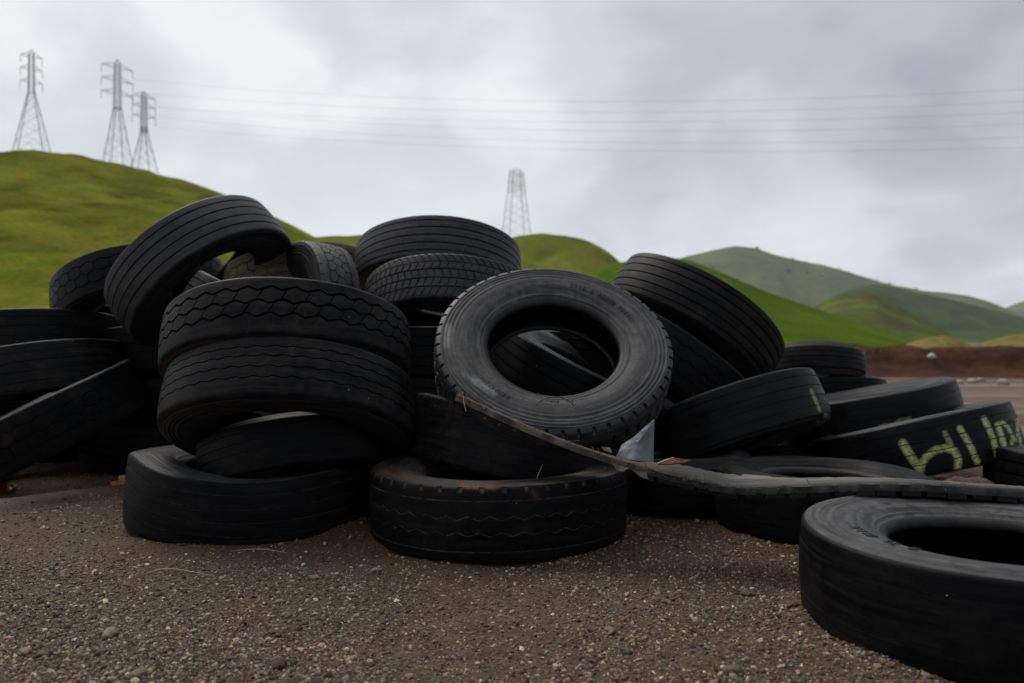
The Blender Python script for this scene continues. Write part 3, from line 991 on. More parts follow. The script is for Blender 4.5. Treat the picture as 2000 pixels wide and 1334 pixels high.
# ---- front row
tyre("worn tyre lying flat at the front middle with zigzag grooves and soiled rim", 973, 0, 3.26, 0, 0, 'zig', W=.268, mats=('tread_front', 'side_soil'), lod=0, z=.136,
     strokes=[([(905, 947), (930, 950), (965, 952)], 7, .9), ([(740, 925), (760, 915), (790, 925)], 8, .4), ([(1040, 960), (1048, 975)], 5, .5)], oval=.006)
tyre("squashed worn tyre lying flat at the front left under the leaning stack", 502, 0, 3.52, 0, -1, 'wornrib', R=.53, W=.28, mats=('tread_front', 'side_dusty'), lod=0, z=.142,
     oval=.02, dents=[(.12, -.45, .14, .36, 0, .02, -.048), (-.42, -.30, .14, .20, .02, .02, .018)])
tyre("large smooth tyre lying flat in the right foreground cut by the frame", 1966, 0, 2.15, 0, 0, 'smooth', W=.262, mats=('tread_clean', 'side_dusty'), lod=0, z=.132, oval=.004,
     letters=[(2.6, 3.7, .395, .030, 1)], spin=0)
tyre("flat tyre in shade under the peeled tread strip, right of middle", 1612, 0, 3.28, 0, -2, 'smooth', R=.44, W=.255, mats=('tread_clean', 'tread'), lod=0, z=.118)
tyre("dark tyre lying flat at the right edge below the painted tyre", 2180, 0, 3.66, 0, 0, 'rib', W=.275, mats=('tread', 'side'), lod=1, z=.140)

# ---- left stack on the squashed tyre
tyre("dusty ribbed tyre wedged low inside the front left stack", 585, 880, 3.52, 12, 10, 'wornrib', R=.43, W=.24, mats=('tread', 'tread_clean'), lod=0, z=.278, ridx=.6)
tyre("tilted tyre with wavy grooves, second from top of the front left stack", 570, 0, 3.40, 26, 1, 'wave', W=.262, mats=('tread_dusty', 'side'), lod=0, z=.465, sh=1.0)
tyre("tilted tyre with chunky block tread on top of the front left stack", 565, 0, 3.50, 22, 4, 'block', W=.265, mats=('tread_dusty', 'side'), lod=0, z=.722, sh=.6)

# ---- middle
tyre("ribbed tyre leaning inside the front middle tyre", 1018, 0, 3.67, 6, -14, 'shsipe', W=.262, mats=('tread_dusty', 'side_soil'), lod=0, z=.285)
tyre("big grey tyre propped up in the middle with its dusty sidewall facing up", 1078, 0, 3.56, -44, -4, 'drive', W=.262, sh=.8, mats=('tread_top', 'side_dusty'), lod=0, z=.685, oval=.004, spin=0,
     letters=[(.30, 1.25, .385, .022, 1), (1.55, 2.15, .385, .026, 1), (3.4, 4.1, .395, .020, 1), (4.5, 5.5, .345, .013, 1), (5.55, 6.05, .385, .024, 1)],
     strokes=[([(876, 640), (873, 672)], 7, .55), ([(925, 742), (950, 757), (965, 765)], 7, .6), ([(905, 730), (915, 738)], 4, .3)])
tyre("dark tyre seen through the opening of the big grey tyre", 1135, 0, 4.28, -7, -27, 'rib', W=.262, mats=('tread_clean', 'side'), lod=1, z=.54)
tyre("shaded tyre deep behind the big grey tyre", 1190, 0, 5.05, 6, -8, 'rib', W=.27, mats=('tread_clean', 'side'), lod=2, z=.62)
tyre("ribbed tyre on top of the middle back stack", 856, 0, 5.02, 18, -1, 'rib5', W=.265, mats=('tread_top', 'side'), lod=1, z=1.215)
tyre("tyre with fine slanted cuts, second from top of the middle back stack", 884, 0, 4.72, 20, -1, 'sipe', W=.265, mats=('tread_top', 'side'), lod=0, z=.945)
for k_, lab in enumerate(("bottom tyre of the middle back stack hidden in deep shade", "shaded tyre second from bottom of the middle back stack",
                          "shaded middle tyre of the middle back stack")):
    tyre(lab, 880 + 4 * k_, 0, 4.95, 0, 0, 'rib', W=.28, mats=('tread', 'side'), lod=2, z=.142 + .286 * k_)

# ---- left back
tyre("ribbed tyre leaning high on the left of the heap, nearest the sky", 396, 0, 4.62, 9, 40, 'rib', W=.27, mats=('tread_top', 'side'), lod=0, z=1.165)
tyre("dark tyre leaning behind the high ribbed tyre on the left", 282, 0, 5.05, 17, 18, 'offset', W=.27, mats=('tread', 'side'), lod=1, z=1.03)
tyre("brown dirt caked tyre in the back with a red smear", 592, 0, 5.25, 18, 12, 'offset', W=.265, mats=('tread_brown', 'side_soil'), lod=1, z=1.08,
     strokes=[([(518, 490), (532, 486)], 6, .9), ([(545, 484), (552, 482)], 3, .5)])
tyre("tyre standing upright in the back with honeycomb tread blocks", 600, 0, 4.72, pattern='hex', n=(-.80, -.59, .10), R=.50, W=.25, mats=('tread_grey', 'side'), lod=0, z=.865)
tyre("topmost worn tyre of the pile at the left edge", 66, 0, 4.85, 7, 6, 'wornrib', W=.27, mats=('tread', 'side'), lod=1, z=.745)
tyre("middle worn tyre of the pile at the left edge", 70, 0, 4.62, 6, 11, 'wornrib', W=.27, mats=('tread_dusty', 'side'), lod=1, z=.545)
tyre("bottom tyre of the left edge pile, tilted with a pale shoulder", 98, 0, 4.42, -11.5, 25, 'offset', W=.27, mats=('tread', 'side_dusty'), lod=0, z=.325)
tyre("tyre lying flat in shade behind the front left stack", 335, 0, 5.10, 0, 0, 'rib', W=.275, mats=('tread_clean', 'side'), lod=1, z=.140)
tyre("tyre lying flat in shade behind the bottom of the left edge pile", 105, 0, 5.50, 0, 0, 'rib', W=.275, mats=('tread_clean', 'side'), lod=2, z=.140)
tyre("tyre lying second up in shade behind the left edge pile", 130, 0, 5.50, 0, 0, 'rib', W=.275, mats=('tread_clean', 'side'), lod=2, z=.42)
tyre("shaded tyre lying second up behind the front left stack", 330, 0, 5.12, 0, 0, 'rib', W=.275, mats=('tread', 'side'), lod=2, z=.418)
tyre("shaded tyre lying third up behind the front left stack", 345, 0, 5.15, 4, 6, 'rib', W=.275, mats=('tread', 'side'), lod=2, z=.70)
tyre("dark tyre leaning in the shade below the brown tyre", 520, 0, 4.75, 10, -30, 'rib', W=.27, mats=('tread', 'side'), lod=2, z=.80)
tyre("shaded tyre at the bottom behind the left stack", 610, 0, 4.85, 0, 0, 'rib', W=.275, mats=('tread', 'side'), lod=2, z=.140)

# ---- right
tyre("small shaded tyre lying on the ground behind the flat one under the strip", 1594, 0, 4.06, 0, 0, 'smooth', R=.36, W=.20, mats=('tread_clean', 'tread_clean'), lod=2, z=.10)
tyre("ribbed tyre sloping down to the right behind the big grey tyre", 1352, 0, 4.62, 9, -35, 'rib5', W=.275, mats=('tread_dusty', 'side'), lod=0, z=.865)
tyre("tyre with worn offset blocks lying under the sloping ribbed tyre", 1300, 0, 4.50, 4, -36, 'offset', W=.27, mats=('tread_clean', 'side'), lod=1, z=.62)
tyre("small ribbed tyre at the back right against the green slope", 1590, 0, 5.70, 13, -3, 'rib3', R=.345, W=.23, mats=('tread_dusty', 'side_soil'), lod=1, z=.60)
tyre("shaded tyre at the back under the small ribbed tyre", 1610, 0, 5.75, 3, 0, 'rib', W=.275, mats=('tread', 'side'), lod=2, z=.145)
tyre("shaded tyre propped between the small ribbed tyre and the ground", 1600, 0, 5.80, 5, 0, 'rib', R=.45, W=.25, mats=('tread_clean', 'tread'), lod=2, z=.385)
tyre("smooth ribbed tyre rising to the right with a pale yellow paint corner", 1420, 0, 4.32, 17, 17, 'wornrib', W=.268, mats=('tread_text', 'side_dusty'), lod=0, z=.31,
     strokes=[([(1585, 763), (1592, 780), (1601, 800)], 3.0, .6), ([(1600, 826), (1616, 824), (1614, 814)], 5.5, .9), ([(1468, 857), (1462, 868)], 4.5, .6),
              ([(1460, 872), (1500, 865), (1560, 848), (1610, 833)], 1.6, .5)])
tyre("dark tyre with smooth sidewall lying tilted at the right, behind the painted tyre", 1688, 0, 4.74, 4.5, 11, 'smooth', W=.27, mats=('tread_text', 'side'), lod=0, z=.33,
     strokes=[([(1712, 836), (1725, 830), (1740, 828)], 2.5, .45), ([(1748, 826), (1756, 821), (1766, 820), (1778, 817)], 2.5, .5)])
BL = [([(1764, 866), (1772, 880), (1784, 899), (1798, 916)], 6.2, 1), ([(1799, 911), (1808, 893), (1827, 879), (1847, 875), (1864, 880), (1872, 896), (1871, 914)], 5.2, 1),
      ([(1846, 846), (1851, 856), (1858, 869)], 4.0, .55), ([(1875, 837), (1887, 856), (1898, 877), (1909, 902)], 4.6, 1),
      ([(1922, 818), (1931, 835), (1940, 856), (1949, 889)], 4.4, .95), ([(1949, 830), (1956, 850), (1965, 884)], 4.4, 1),
      ([(1950, 830), (1958, 824), (1968, 833), (1978, 852), (1983, 860)], 2.8, .9), ([(1976, 862), (1979, 880)], 2.8, .8), ([(1988, 820), (1989, 850)], 2.8, .9),
      ([(1992, 856), (1995, 874)], 2.5, .8)]
tyre("tilted tyre at the right painted with yellow letters", 1780, 0, 4.20, 9.5, 12.5, 'wornrib', R=.505, W=.275, mats=('tread_text', 'side_dusty'), lod=0, z=.225, strokes=[(p_, w_ * 1.22, s_) for p_, w_, s_ in BL], nt0=800)
tyre("shaded tyre lying flat on the ground below the big grey tyre", 1316, 0, 3.80, 0, 0, 'rib', R=.39, W=.25, mats=('tread_clean', 'tread'), lod=1, z=.127)

build_gravel()


# ------------------------------------------------------------------ peeled tread strip
def build_strip():
    root_loc = W3(1600, 957, 2.6)
    root = thing("peeled_tread_strip", "peeled strip of tyre tread with pale dusty top lying across the heap", "tread strip", (root_loc[0], root_loc[1], root_loc[2]))
    # near edge of the strip: pixel x, pixel y, distance, slope of the width (deg, + = far edge higher), width
    K = np.array([(893, 768, 2.98, -13, .05), (925, 782, 2.95, -11, .12), (980, 808, 2.90, -9, .17), (1060, 842, 2.84, -8, .19), (1150, 876, 2.78, -7, .20), (1230, 901, 2.73, -5, .20),
                  (1300, 921, 2.70, 3, .20), (1370, 936, 2.67, 5, .19), (1440, 948, 2.64, 4, .19), (1520, 947, 2.61, 0, .19), (1600, 945, 2.60, -3, .20),
                  (1700, 942, 2.58, -4, .20), (1800, 943, 2.55, -5, .20), (1900, 948, 2.52, -5, .20), (2000, 955, 2.50, -5, .20), (2120, 962, 2.47, -5, .20)])
    path = catmull(K, 10)
    N = len(path)
    near = np.array([W3(a, b, c) for a, b, c, _, _ in path])
    tan = np.gradient(near, axis=0)
    tan /= np.linalg.norm(tan, axis=1)[:, None]
    sl = np.radians(path[:, 3])
    wd = np.stack([np.zeros(N) + .05, np.cos(sl), np.sin(sl)], -1)
    wd -= tan * (wd * tan).sum(1)[:, None]
    wd /= np.linalg.norm(wd, axis=1)[:, None]
    nr = np.cross(tan, wd)
    nr /= np.linalg.norm(nr, axis=1)[:, None]
    width = path[:, 4] * (1 + .05 * rng.normal(size=N))
    M = 14
    cross_t = np.concatenate([np.linspace(0, 1, M), np.linspace(1, 0, M)])
    cross_h = np.concatenate([np.full(M, .0), np.full(M, -.026)])
    cross_h[0] -= .004
    cross_h[M - 1] -= .004
    V = np.zeros((N, 2 * M, 3))
    for j in range(2 * M):
        jag = rng.normal(0, .0022, N) + .004 * vnoise(np.arange(N) * .23 + j, np.zeros(N) + j * .1, 101 + j, 3)
        edge = jag * (1.3 if cross_t[j] in (0.0, 1.0) else 0.0)
        hh = cross_h[j] + .0015 * vnoise(np.arange(N) * .3 + 9, np.full(N, cross_t[j] * 5), 105, 3) + .004 * np.sin(cross_t[j] * 14) * (j < M) * .3 - .006 * (2 * cross_t[j] - 1) ** 2 * np.interp(path[:, 0], [893, 1250, 1400, 1600], [.2, .3, .9, .5])
        V[:, j] = near + wd * (width * cross_t[j] + edge)[:, None] + nr * hh[:, None]
    q = grid_quads(N, 2 * M)
    w2 = np.arange(N - 1)
    q = np.vstack([q, np.stack([w2 * 2 * M + 2 * M - 1, (w2 + 1) * 2 * M + 2 * M - 1, (w2 + 1) * 2 * M, w2 * 2 * M], -1)])
    m, n, l, b = new_mat("dusty peeled rubber")
    tc = n.new('ShaderNodeTexCoord')
    P = tc.outputs['Object']
    s1 = noise(n, l, mapping(n, l, P, scale=(2.2, 30, 30), rot=(0, 0, .05)), 1.6, 9, 0.75, .8)
    s2 = noise(n, l, P, 26, 6, .7)
    du = n.new('ShaderNodeAttribute')
    du.attribute_name = 'dust'
    fac = mth(n, l, 'MINIMUM', 1.0, mth(n, l, 'MULTIPLY', du.outputs['Fac'], ramp(n, l, s1, [(0.36, 0.05), (0.54, 1.0)])))
    col = mix(n, l, fac, (0.006, 0.006, 0.0075), (0.20, 0.185, 0.165))
    ba = n.new('ShaderNodeAttribute')
    ba.attribute_name = 'brown'
    col = mix(n, l, mth(n, l, 'MULTIPLY', ba.outputs['Fac'], ramp(n, l, s2, [(.35, .2), (.65, 1.0)])), col, (0.088, 0.062, 0.044))
    l.new(col, b.inputs['Base Color'])
    b.inputs['Roughness'].default_value = .72
    b.inputs['Specular IOR Level'].default_value = .35
    bump(n, l, b, mth(n, l, 'ADD', s1, mth(n, l, 'MULTIPLY', s2, .5)), .8, .008)
    me = mesh_from("belt", V.reshape(-1, 3) - root_loc, quads=q, mat=m, sharp=1.2)
    top = np.tile(np.arange(2 * M) < M, N)
    pxs = np.repeat(path[:, 0], 2 * M)
    crs = np.tile(cross_t, N)
    attr(me, 'dust', np.where(top, np.clip(.35 + 1.1 * (crs - .15), .2, 1) * np.interp(pxs, [893, 1100, 1300, 1400, 1480, 1650, 1800, 2100], [.30, .35, .18, .18, 1.0, .85, .6, .5]), .12))
    attr(me, 'brown', np.interp(pxs, [893, 1000, 1250, 1330], [.9, .85, .6, 0]))
    link("belt", me, root)
    # tread blocks on the underside
    bm_v = np.array([(x, y, z) for x in (-.5, .5) for y in (0, 1) for z in (0, -1)], float)
    bm_f = [(0, 1, 3, 2), (4, 6, 7, 5), (0, 4, 5, 1), (2, 3, 7, 6), (0, 2, 6, 4), (1, 5, 7, 3)]
    bme = mesh_from("tread_block", bm_v, faces=bm_f, mat=RB['tread_dusty'], smooth=False)
    arc = np.concatenate([[0], np.cumsum(np.linalg.norm(np.diff(near, axis=0), axis=1))])
    pos = np.arange(.75, arc[-1] - .03, .070)
    for k_, sp_ in enumerate(pos):
        i = int(np.searchsorted(arc, sp_))
        for row in range(3):
            o = bpy.data.objects.new("tread_block", bme)
            C.objects.link(o)
            o.parent = root
            off = row * .066 + .002 + rng.normal(0, .0012)
            ctr = near[i] + wd[i] * (width[i] * off / .20) - nr[i] * .0262 - root_loc
            sc = (.058 * rng.uniform(.94, 1.04), .056, .018 * rng.uniform(.8, 1.1))
            mt = Matrix((Vector(tan[i]), Vector(wd[i]), Vector(nr[i]))).transposed().to_4x4()
            o.matrix_local = Matrix.Translation(Vector(ctr)) @ mt @ Matrix.Diagonal((sc[0], sc[1], sc[2], 1))
    # frayed cords at the torn end and along the near edge
    vs_, qs = [], []
    for k_ in range(150):
        i = int(rng.integers(0, 75)) if k_ < 120 else int(rng.integers(75, N - 2))
        p0 = near[i] + wd[i] * rng.uniform(-.004, .02) + nr[i] * rng.uniform(-.012, .002)
        L = rng.uniform(.008, .03)
        dr = tan[i] * rng.normal(0, .8) + np.array([0, -.5, 0]) * rng.random() + np.array([0, 0, 1]) * rng.normal(.1, .5)
        dr /= np.linalg.norm(dr)
        p1 = p0 + dr * L * .5 + rng.normal(0, .002, 3)
        p2 = p0 + dr * L + rng.normal(0, .004, 3)
        w_ = np.array([.0007, 0, .0007])
        b0 = len(vs_)
        for p_ in (p0, p1, p2):
            vs_ += [p_ - w_ - root_loc, p_ + w_ - root_loc, p_ + np.array([0, .0008, 0]) - root_loc]
        for s_ in (0, 3):
            for a_, b_ in ((0, 1), (1, 2), (2, 0)):
                qs.append((b0 + s_ + a_, b0 + s_ + b_, b0 + s_ + 3 + b_, b0 + s_ + 3 + a_))
    link("frayed_cords", mesh_from("frayed_cords", np.array(vs_), quads=np.array(qs), mat=simple("frayed cord", (.16, .11, .075), .9, 60)), root, kind='stuff')


build_strip()


# ------------------------------------------------------------------ litter
def slab(name, pts, thick, mat, normal, parent=None, sub=10, crease=.0, **props):
    """a thin bent plate with an irregular outline given as 3-D points, cut fine enough to be crumpled"""
    pts = np.array(pts, float)
    nrm = np.array(normal, float)
    nrm /= np.linalg.norm(nrm)
    c = pts.mean(0)
    rings = [pts + (c - pts) * t for t in np.linspace(0, .92, sub)]
    K = len(pts)
    top = np.vstack(rings)
    top = top + nrm * (crease * vnoise(top[:, :1] * 22 + 5, top[:, 2:3] * 22 + top[:, 1:2] * 15, 117, 4))
    bot = top - nrm * thick
    v = np.vstack([top, bot])
    f = []
    for r in range(sub - 1):
        for i in range(K):
            j = (i + 1) % K
            a, b, cc, dd = r * K + i, r * K + j, (r + 1) * K + j, (r + 1) * K + i
            f.append((a, b, cc, dd))
            o = sub * K
            f.append((o + dd, o + cc, o + b, o + a))
    f.append(tuple((sub - 1) * K + i for i in range(K)))
    f.append(tuple(sub * K + (sub - 1) * K + (K - 1 - i) for i in range(K)))
    for i in range(K):
        j = (i + 1) % K
        f.append((j, i, sub * K + i, sub * K + j))
    o_ = v.mean(0)
    ob = link(name, mesh_from(name, v - o_, faces=f, mat=mat, smooth=True, sharp=.5), parent, **props)
    ob.location = o_
    return ob


def dense(pts, per=6):
    out = []
    for a, b in zip(pts, pts[1:] + pts[:1]):
        for t in np.linspace(0, 1, per, endpoint=False):
            out.append(np.array(a) * (1 - t) + np.array(b) * t)
    return out


def tube(name, pts, rad, mat, parent=None, seg=6, **props):
    pts = np.array(pts, float)
    pth = catmull(pts, 6) if len(pts) > 2 else pts
    tn = np.gradient(pth, axis=0)
    tn /= np.linalg.norm(tn, axis=1)[:, None] + 1e-12
    up = np.array([0.13, 0.21, .97])
    a = np.cross(tn, up)
    a /= np.linalg.norm(a, axis=1)[:, None] + 1e-12
    b = np.cross(tn, a)
    ang = np.arange(seg) / seg * 2 * math.pi
    rr = np.interp(np.linspace(0, 1, len(pth)), np.linspace(0, 1, len(rad)), rad) if isinstance(rad, (list, tuple)) else np.full(len(pth), rad)
    v = pth[:, None] + (a[:, None] * np.cos(ang)[None, :, None] + b[:, None] * np.sin(ang)[None, :, None]) * rr[:, None, None]
    q = grid_quads(len(pth), seg)
    i = np.arange(len(pth) - 1)
    q = np.vstack([q, np.stack([i * seg + seg - 1, (i + 1) * seg + seg - 1, (i + 1) * seg, i * seg], -1)])
    o_ = pth[0]
    ob = link(name, mesh_from(name, v.reshape(-1, 3) - o_, quads=q, mat=mat), parent, **props)
    ob.location = o_
    return ob


def build_litter():
    metal = simple("weathered grey sheet", (.105, .107, .118), .6, 14, .5, 0.0, .5, .006)
    slab("sheet_scrap", dense([W3(1278, 818, 3.06), W3(1277, 905, 3.00), W3(1240, 900, 2.98), W3(1203, 893, 3.0), W3(1215, 868, 3.04), W3(1240, 852, 3.06), W3(1255, 838, 3.06)]), .003, metal,
         (.05, -1, .25), crease=.012, label="torn pale grey sheet scrap wedged below the big grey tyre", category="scrap")
    paper = simple("pale scrap", (.25, .24, .235), .8, 30, .4)
    slab("paper_scrap", dense([W3(1196, 905, 2.70), W3(1228, 914, 2.69), W3(1216, 922, 2.70), W3(1204, 919, 2.72)], 4), .002, paper, (0, -1, .5), crease=.01,
         label="small pale scrap hanging below the strip, left of another", category="scrap")
    slab("paper_scrap", dense([W3(1238, 921, 2.70), W3(1262, 922, 2.68), W3(1266, 936, 2.69), W3(1250, 930, 2.70)], 4), .002, paper, (0, -1, .5), crease=.01,
         label="small pale scrap hanging below the strip, right of another", category="scrap")
    slab("paper_scrap", dense([W3(1174, 872, 2.92), W3(1192, 874, 2.90), W3(1196, 884, 2.90), W3(1180, 880, 2.92)], 4), .002, simple("cream scrap", (.34, .30, .25), .8, 30, .4), (0, -1, .5),
         crease=.012, label="crumpled cream scrap just above the peeled strip", category="scrap")
    slab("red_scrap", dense([W3(1285, 906, 2.72), W3(1318, 893, 2.74), W3(1352, 897, 2.74), W3(1320, 905, 2.72)], 5), .004, simple("dark red scrap", (.10, .022, .018), .6, 40, .5), (0, -.4, 1), crease=.01,
         label="dark red scrap lying at the bend of the peeled strip", category="scrap")
    tube("twig", [W3(1284, 905, 2.70), W3(1300, 899, 2.71), W3(1316, 893, 2.72)], [.0022, .0028, .0012], simple("pale wood", (.42, .33, .26), .8, 60), label="short pale splinter on the dark red scrap", category="twig")
    straw = simple("dry straw", (.30, .25, .17), .8, 60)
    tube("straw", [W3(1043, 951, 2.92), W3(1050, 930, 2.95), W3(1060, 907, 2.98)], [.0018, .0016, .0009], straw, label="thin straw standing up inside the front middle tyre", category="straw")
    tube("straw", [W3(910, 803, 2.93), W3(906, 785, 2.95), W3(904, 766, 2.98)], [.0014, .0012, .0008], straw, label="thin straw sticking up beside the torn strip end", category="straw")
    d = CAMH * FPX / (1122 - CY)
    tube("dry_stem", [W3(285, 1124, d) + [0, 0, .006], W3(315, 1119, d + .01) + [0, 0, .012], W3(350, 1121, d) + [0, 0, .014], W3(415, 1128, d - .03) + [0, 0, .006]], [.0012, .0024, .0022, .001], straw,
         label="curved dry stem lying on the gravel below the front left tyre", category="stem")
    d = 2.74
    tube("dry_stem", [W3(450, 1078, d) + [0, 0, .004], W3(510, 1076, d + .02) + [0, 0, .006], W3(560, 1082, d) + [0, 0, .004]], [.0008, .0016, .0008], straw,
         label="thin dry stem on the soil right under the front left tyre", category="stem")
    tube("cord", [W3(1047, 790, 3.0), W3(1062, 780, 3.015), W3(1085, 775, 3.02), W3(1108, 781, 3.015), W3(1122, 793, 2.995)], .0016, simple("black cord", (.006, .006, .006), .6, 60),
         label="short black cord curved on the big grey tyre", category="cord")
    # coloured plastic bits by the left pile
    root = thing("plastic_reflector", "orange and yellow plastic piece beside the front left tyre", "plastic piece", W3(236, 952, 4.2))
    def box(name, size, at, mat, parent):
        v = np.array([(x, y, z) for x in (-.5, .5) for y in (-.5, .5) for z in (0, 1)]) * np.array(size) + np.array(at)
        f = [(0, 1, 3, 2), (4, 6, 7, 5), (0, 4, 5, 1), (2, 3, 7, 6), (0, 2, 6, 4), (1, 5, 7, 3)]
        o = link(name, mesh_from(name, v, faces=f, mat=mat, smooth=False), parent)
        bv = o.modifiers.new("bevel", 'BEVEL')
        bv.width = .004
        bv.segments = 2
        return o
    root.location.z = .0
    box("base", (.085, .06, .032), (0, 0, .002), simple("orange plastic", (.42, .085, .012), .45, 30, .3), root)
    box("lens", (.045, .045, .030), (.018, 0, .035), simple("amber plastic", (.36, .22, .05), .4, 30, .3), root)
    slab("red_scrap", dense([W3(-25, 950, 4.1), W3(14, 943, 4.12), W3(26, 950, 4.1), W3(22, 958, 4.05), W3(-25, 966, 4.0)], 5), .03, simple("red plastic", (.16, .012, .010), .5, 20, .4), (0, -.7, .8),
         crease=.02, label="dark red plastic scrap at the left edge under the pile", category="scrap")
    # soil thrown up between the right-hand tyres
    g = np.linspace(-1, 1, 40)
    X, Y = np.meshgrid(g, g, indexing='ij')
    rr = np.hypot(X, Y)
    Z = .285 * np.clip(1 - rr ** 2, 0, 1) ** .7 * (1 + .12 * vnoise(X * 4 + 9, Y * 4 + 9, 131, 4)) - .01
    base = W3(1890, 930, 3.25)
    v = np.stack([base[0] + X * .24, base[1] + Y * .24, Z * (base[2] / .28)], -1).reshape(-1, 3)
    m = simple("loose brown soil", (.055, .030, .018), .95, 60, .7, 0, .9, .01)
    me = mesh_from("soil_heap", v, quads=grid_quads(40, 40)[:, ::-1] * 1, mat=m)
    link("soil_heap", me, label="small heap of brown soil behind the strip at the right", category="soil heap")


build_litter()


# ------------------------------------------------------------------ pylons and wires
STEEL = simple("galvanised steel", (.075, .08, .085), .6, 2, .2, 0.2)


def beam_verts(a, b, w):
    a, b = np.array(a, float), np.array(b, float)
    t = b - a
    t /= np.linalg.norm(t) + 1e-9
    u = np.cross(t, [0.3, 0.2, 1.0] if abs(t[2]) < .95 else [1.0, 0.1, 0])
    u /= np.linalg.norm(u)
    v = np.cross(t, u)
    return np.array([p + (u * s1 + v * s2) * w / 2 for p in (a, b) for s1, s2 in ((-1, -1), (1, -1), (1, 1), (-1, 1))])


BQ = np.array([(0, 1, 5, 4), (1, 2, 6, 5), (2, 3, 7, 6), (3, 0, 4, 7), (3, 2, 1, 0), (4, 5, 6, 7)])


def beams(name, segs, parent, mat=STEEL):
    v = np.vstack([beam_verts(a, b, w) for a, b, w in segs])
    q = np.vstack([BQ + 8 * i for i in range(len(segs))])
    return link(name, mesh_from(name, v, quads=q, mat=mat, smooth=False), parent)


def pylon(label, base, H, halfbase, rotz, armlen=5.0, waist=.62, top_w=1.0, arms=True, leg_w=.115):
    root = thing("transmission_tower", label, "pylon", base, "steel lattice pylons on the hills", Matrix.Rotation(rotz, 3, 'Z'))
    zs = [0, .14 * H, .27 * H, .385 * H, .48 * H, .56 * H, waist * H] + list(np.linspace(waist, .955, 7)[1:] * H)
    def hw(z):
        return np.interp(z, [0, waist * H, .955 * H], [halfbase, top_w, top_w * .8])
    for sx, sy in ((-1, -1), (1, -1), (1, 1), (-1, 1)):
        pts = [(sx * hw(z), sy * hw(z), z) for z in zs]
        beams("leg", [(a, b, leg_w) for a, b in zip(pts[:-1], pts[1:])], root)
    for (ax, ay), (bx, by) in (((-1, -1), (1, -1)), ((1, -1), (1, 1)), ((1, 1), (-1, 1)), ((-1, 1), (-1, -1))):
        sg = []
        for z0, z1 in zip(zs[:-1], zs[1:]):
            h0, h1 = hw(z0), hw(z1)
            if z0 == 0:
                mid = ((ax + bx) / 2 * h1, (ay + by) / 2 * h1, z1)
                sg += [((ax * h0, ay * h0, 0), mid, .036), ((bx * h0, by * h0, 0), mid, .036)]
            else:
                sg += [((ax * h0, ay * h0, z0), (bx * h1, by * h1, z1), .034), ((bx * h0, by * h0, z0), (ax * h1, ay * h1, z1), .034)]
            sg.append(((ax * h1, ay * h1, z1), (bx * h1, by * h1, z1), .034))
        beams("bracing", sg, root)
    ht = hw(.955 * H)
    beams("peak", [((sx * ht, sy * ht, .955 * H), (0, 0, H), .07) for sx, sy in ((-1, -1), (1, -1), (1, 1), (-1, 1))], root)
    tips = []
    if arms:
        for lv in (.68, .80, .92):
            for sgn in (-1, 1):
                z = lv * H
                h = hw(z)
                tip = (sgn * (h + armlen), 0, z + .2)
                sg = [((sgn * h, s * h, z), tip, .055) for s in (-1, 1)] + [((sgn * h, s * h, z + 1.15), tip, .045) for s in (-1, 1)]
                sg += [((sgn * (h + armlen * .5), s * h * .5, z + .1), (sgn * (h + armlen * .5), -s * h * .5, z + .65), .03) for s in (-1, 1)]
                a = beams("cross_arm", sg, root)
                ins = beams("insulator", [(tip, (tip[0], 0, z - 1.6), .085)], a, simple("insulator porcelain", (.10, .09, .085), .4, 3, .2) if "insulator porcelain" not in bpy.data.materials else bpy.data.materials["insulator porcelain"])
                tips.append(Vector((tip[0], 0, z - 1.6)))
    M = Matrix.Translation(Vector(base)) @ Matrix.Rotation(rotz, 4, 'Z')
    return [np.array(M @ t) for t in tips]


def build_lines():
    b1 = W3(61, 304, 179)
    pylon("tall lattice pylon furthest left on the green hill crest", b1, (304 - 95) / FPX * 179, 3.3, .75, 1.7, .60, .55)
    b2 = W3(229, 331, 181)
    t2 = pylon("tall lattice pylon second from left on the hill crest", b2, (331 - 116) / FPX * 181, 2.5, .85, 2.9, .55, .65)
    b3 = W3(281, 338, 184)
    t3 = pylon("shorter lattice pylon third from left on the hill crest", b3, (338 - 178) / FPX * 184, 2.3, .85, 2.2, .50, .55)
    b4 = W3(1009, 490, 285)
    pylon("lattice pylon standing alone behind the middle green hill", b4, (490 - 328) / FPX * 285, 4.7, 1.25, 2.5, .72, 2.5, leg_w=.16)
    wire = simple("dark conductor wire", (.05, .052, .055), .6, 1, .1)
    right = [(2350, 152, 125), (2350, 178, 125), (2350, 203, 125), (2350, 226, 125), (2350, 252, 125), (2350, 277, 125)]
    mids = [(1250, 198), (1250, 219), (1250, 238), (1285, 256), (1285, 279), (1250, 294)]
    ends = [t2[5], t2[3], t2[1], t3[5], t3[3], t3[1]]
    names = ["topmost", "second highest", "third highest", "fourth highest", "fifth highest", "lowest"]
    for e, r, mpt, nm in zip(ends, right, mids, names):
        p0, p1 = np.array(e), W3(*r)
        t = np.linspace(0, 1, 80)
        lin = p0[None] * (1 - t)[:, None] + p1[None] * t[:, None]
        ppx = CX + FPX * lin[:, 0] / lin[:, 1]
        i = int(np.argmin(np.abs(ppx - mpt[0])))
        want = CAMH + (CY - mpt[1]) / FPX * lin[i, 1]
        s = (lin[i, 2] - want) / (4 * t[i] * (1 - t[i]))
        lin[:, 2] -= 4 * s * t * (1 - t)
        tube("power_line", lin[::8], .014, wire, seg=5, label=f"{nm} of the thin power lines sagging across the sky", category="power line", group="power lines across the sky")


build_lines()


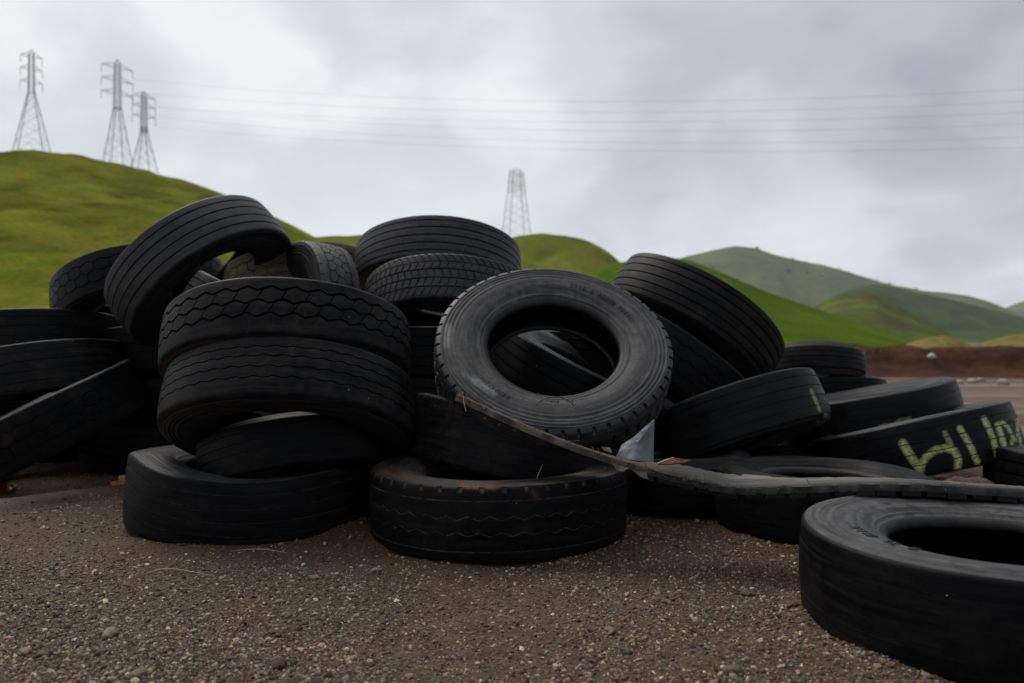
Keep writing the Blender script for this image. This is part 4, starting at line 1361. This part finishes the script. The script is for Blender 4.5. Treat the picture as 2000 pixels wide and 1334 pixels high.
# ------------------------------------------------------------------ small trees on the far hillside
def build_trees():
    leafm = simple("dark far foliage", (.030, .042, .026), .9, .6, .4)
    bark = simple("far bark", (.05, .04, .03), .9, 2)
    spots = [(1478, 487, 1400, 4.6), (1483, 488, 1400, 3.2), (1548, 507, 1400, 3.6), (1575, 512, 1400, 2.8), (1640, 526, 1400, 3), (1738, 556, 1400, 3.8), (1712, 548, 1400, 2.6),
             (1540, 532, 1300, 5.6), (1577, 535, 1300, 4.0), (1392, 525, 1300, 3.6), (1605, 541, 1300, 3), (1790, 566, 1400, 3.8)]
    lab = ["dark tree on the far ridge just right of its summit", "small bush beside the tree near the far summit", "dark bush on the far ridge left of middle", "small bush low on the far ridge line",
           "bush on the far ridge above the knoll", "round tree on the far ridge right of the knoll", "tiny bush on the far ridge above the olive knoll", "largest dark tree standing on the far hill face",
           "smaller tree right of the largest tree on the far hill face", "dark bush on the far hill face near the sloping tyre", "small bush above the dark scrub on the far hill", "dark tree at the right end of the far ridge"]
    bvh_px, bvh_D, bvh_Z = FARR
    dg = bpy.context.evaluated_depsgraph_get()
    for (px, py, D, h), lb in zip(spots, lab):
        w = W3(px, py, D)
        origin = Vector((0, 0, CAMH))
        hit, loc, *_ = scene.ray_cast(dg, origin, (Vector(w) - origin).normalized())
        if hit and loc.y > 700:
            w = np.array(loc)
        else:
            w = np.array([(px - CX) / FPX * 1400, 1400, np.interp(px, bvh_px, bvh_Z) - .6])
        root = thing("tree", lb, "tree", w, "small trees on the far hill")
        tube("trunk", [(0, 0, -1), (.1, 0, h * .25), (.0, .1, h * .6)], [.28, .2, .08], bark, root)
        K = 260
        u = rng.normal(size=(K, 3))
        u /= np.linalg.norm(u, axis=1)[:, None]
        lob = 1 + .45 * vnoise(u[:, 0] * 1.6 + px, u[:, 1] * 1.6 + u[:, 2], int(px), 3)
        rad = (rng.random(K) ** .4) * lob
        c_ = u * rad[:, None] * np.array([h * .55, h * .55, h * .42]) + np.array([0, 0, h * .55])
        R_ = rand_rot(K)
        qv = np.array([(-1, -.6, 0), (1, -.6, 0), (.8, .7, .2), (-.8, .7, -.2)]) * h * .10
        v = np.einsum('kij,nj->kni', R_, qv) + c_[:, None]
        link("crown", mesh_from("crown", v.reshape(-1, 3), quads=np.arange(K * 4).reshape(-1, 4), mat=leafm, smooth=False), root)


bpy.context.view_layer.update()
build_trees()


# ------------------------------------------------------------------ haze
def build_haze():
    x0, x1, y0, y1, z0, z1 = -2260, 2260, -2260, 2300, -1.5, 185
    v = [(x, y, z) for x in (x0, x1) for y in (y0, y1) for z in (z0, z1)]
    f = [(0, 1, 3, 2), (4, 6, 7, 5), (0, 4, 5, 1), (2, 3, 7, 6), (0, 2, 6, 4), (1, 5, 7, 3)]
    m = bpy.data.materials.new("pale damp air")
    m.use_nodes = True
    n, l = m.node_tree.nodes, m.node_tree.links
    n.clear()
    out = n.new('ShaderNodeOutputMaterial')
    pv = n.new('ShaderNodeVolumePrincipled')
    pv.inputs['Color'].default_value = (.93, .96, 1.0, 1)
    pv.inputs['Density'].default_value = .00011
    pv.inputs['Anisotropy'].default_value = .2
    l.new(pv.outputs[0], out.inputs['Volume'])
    link("haze", mesh_from("haze", np.array(v, float), faces=f, mat=m, smooth=False), kind='stuff', label="thin pale haze in the damp air", category="haze")


build_haze()
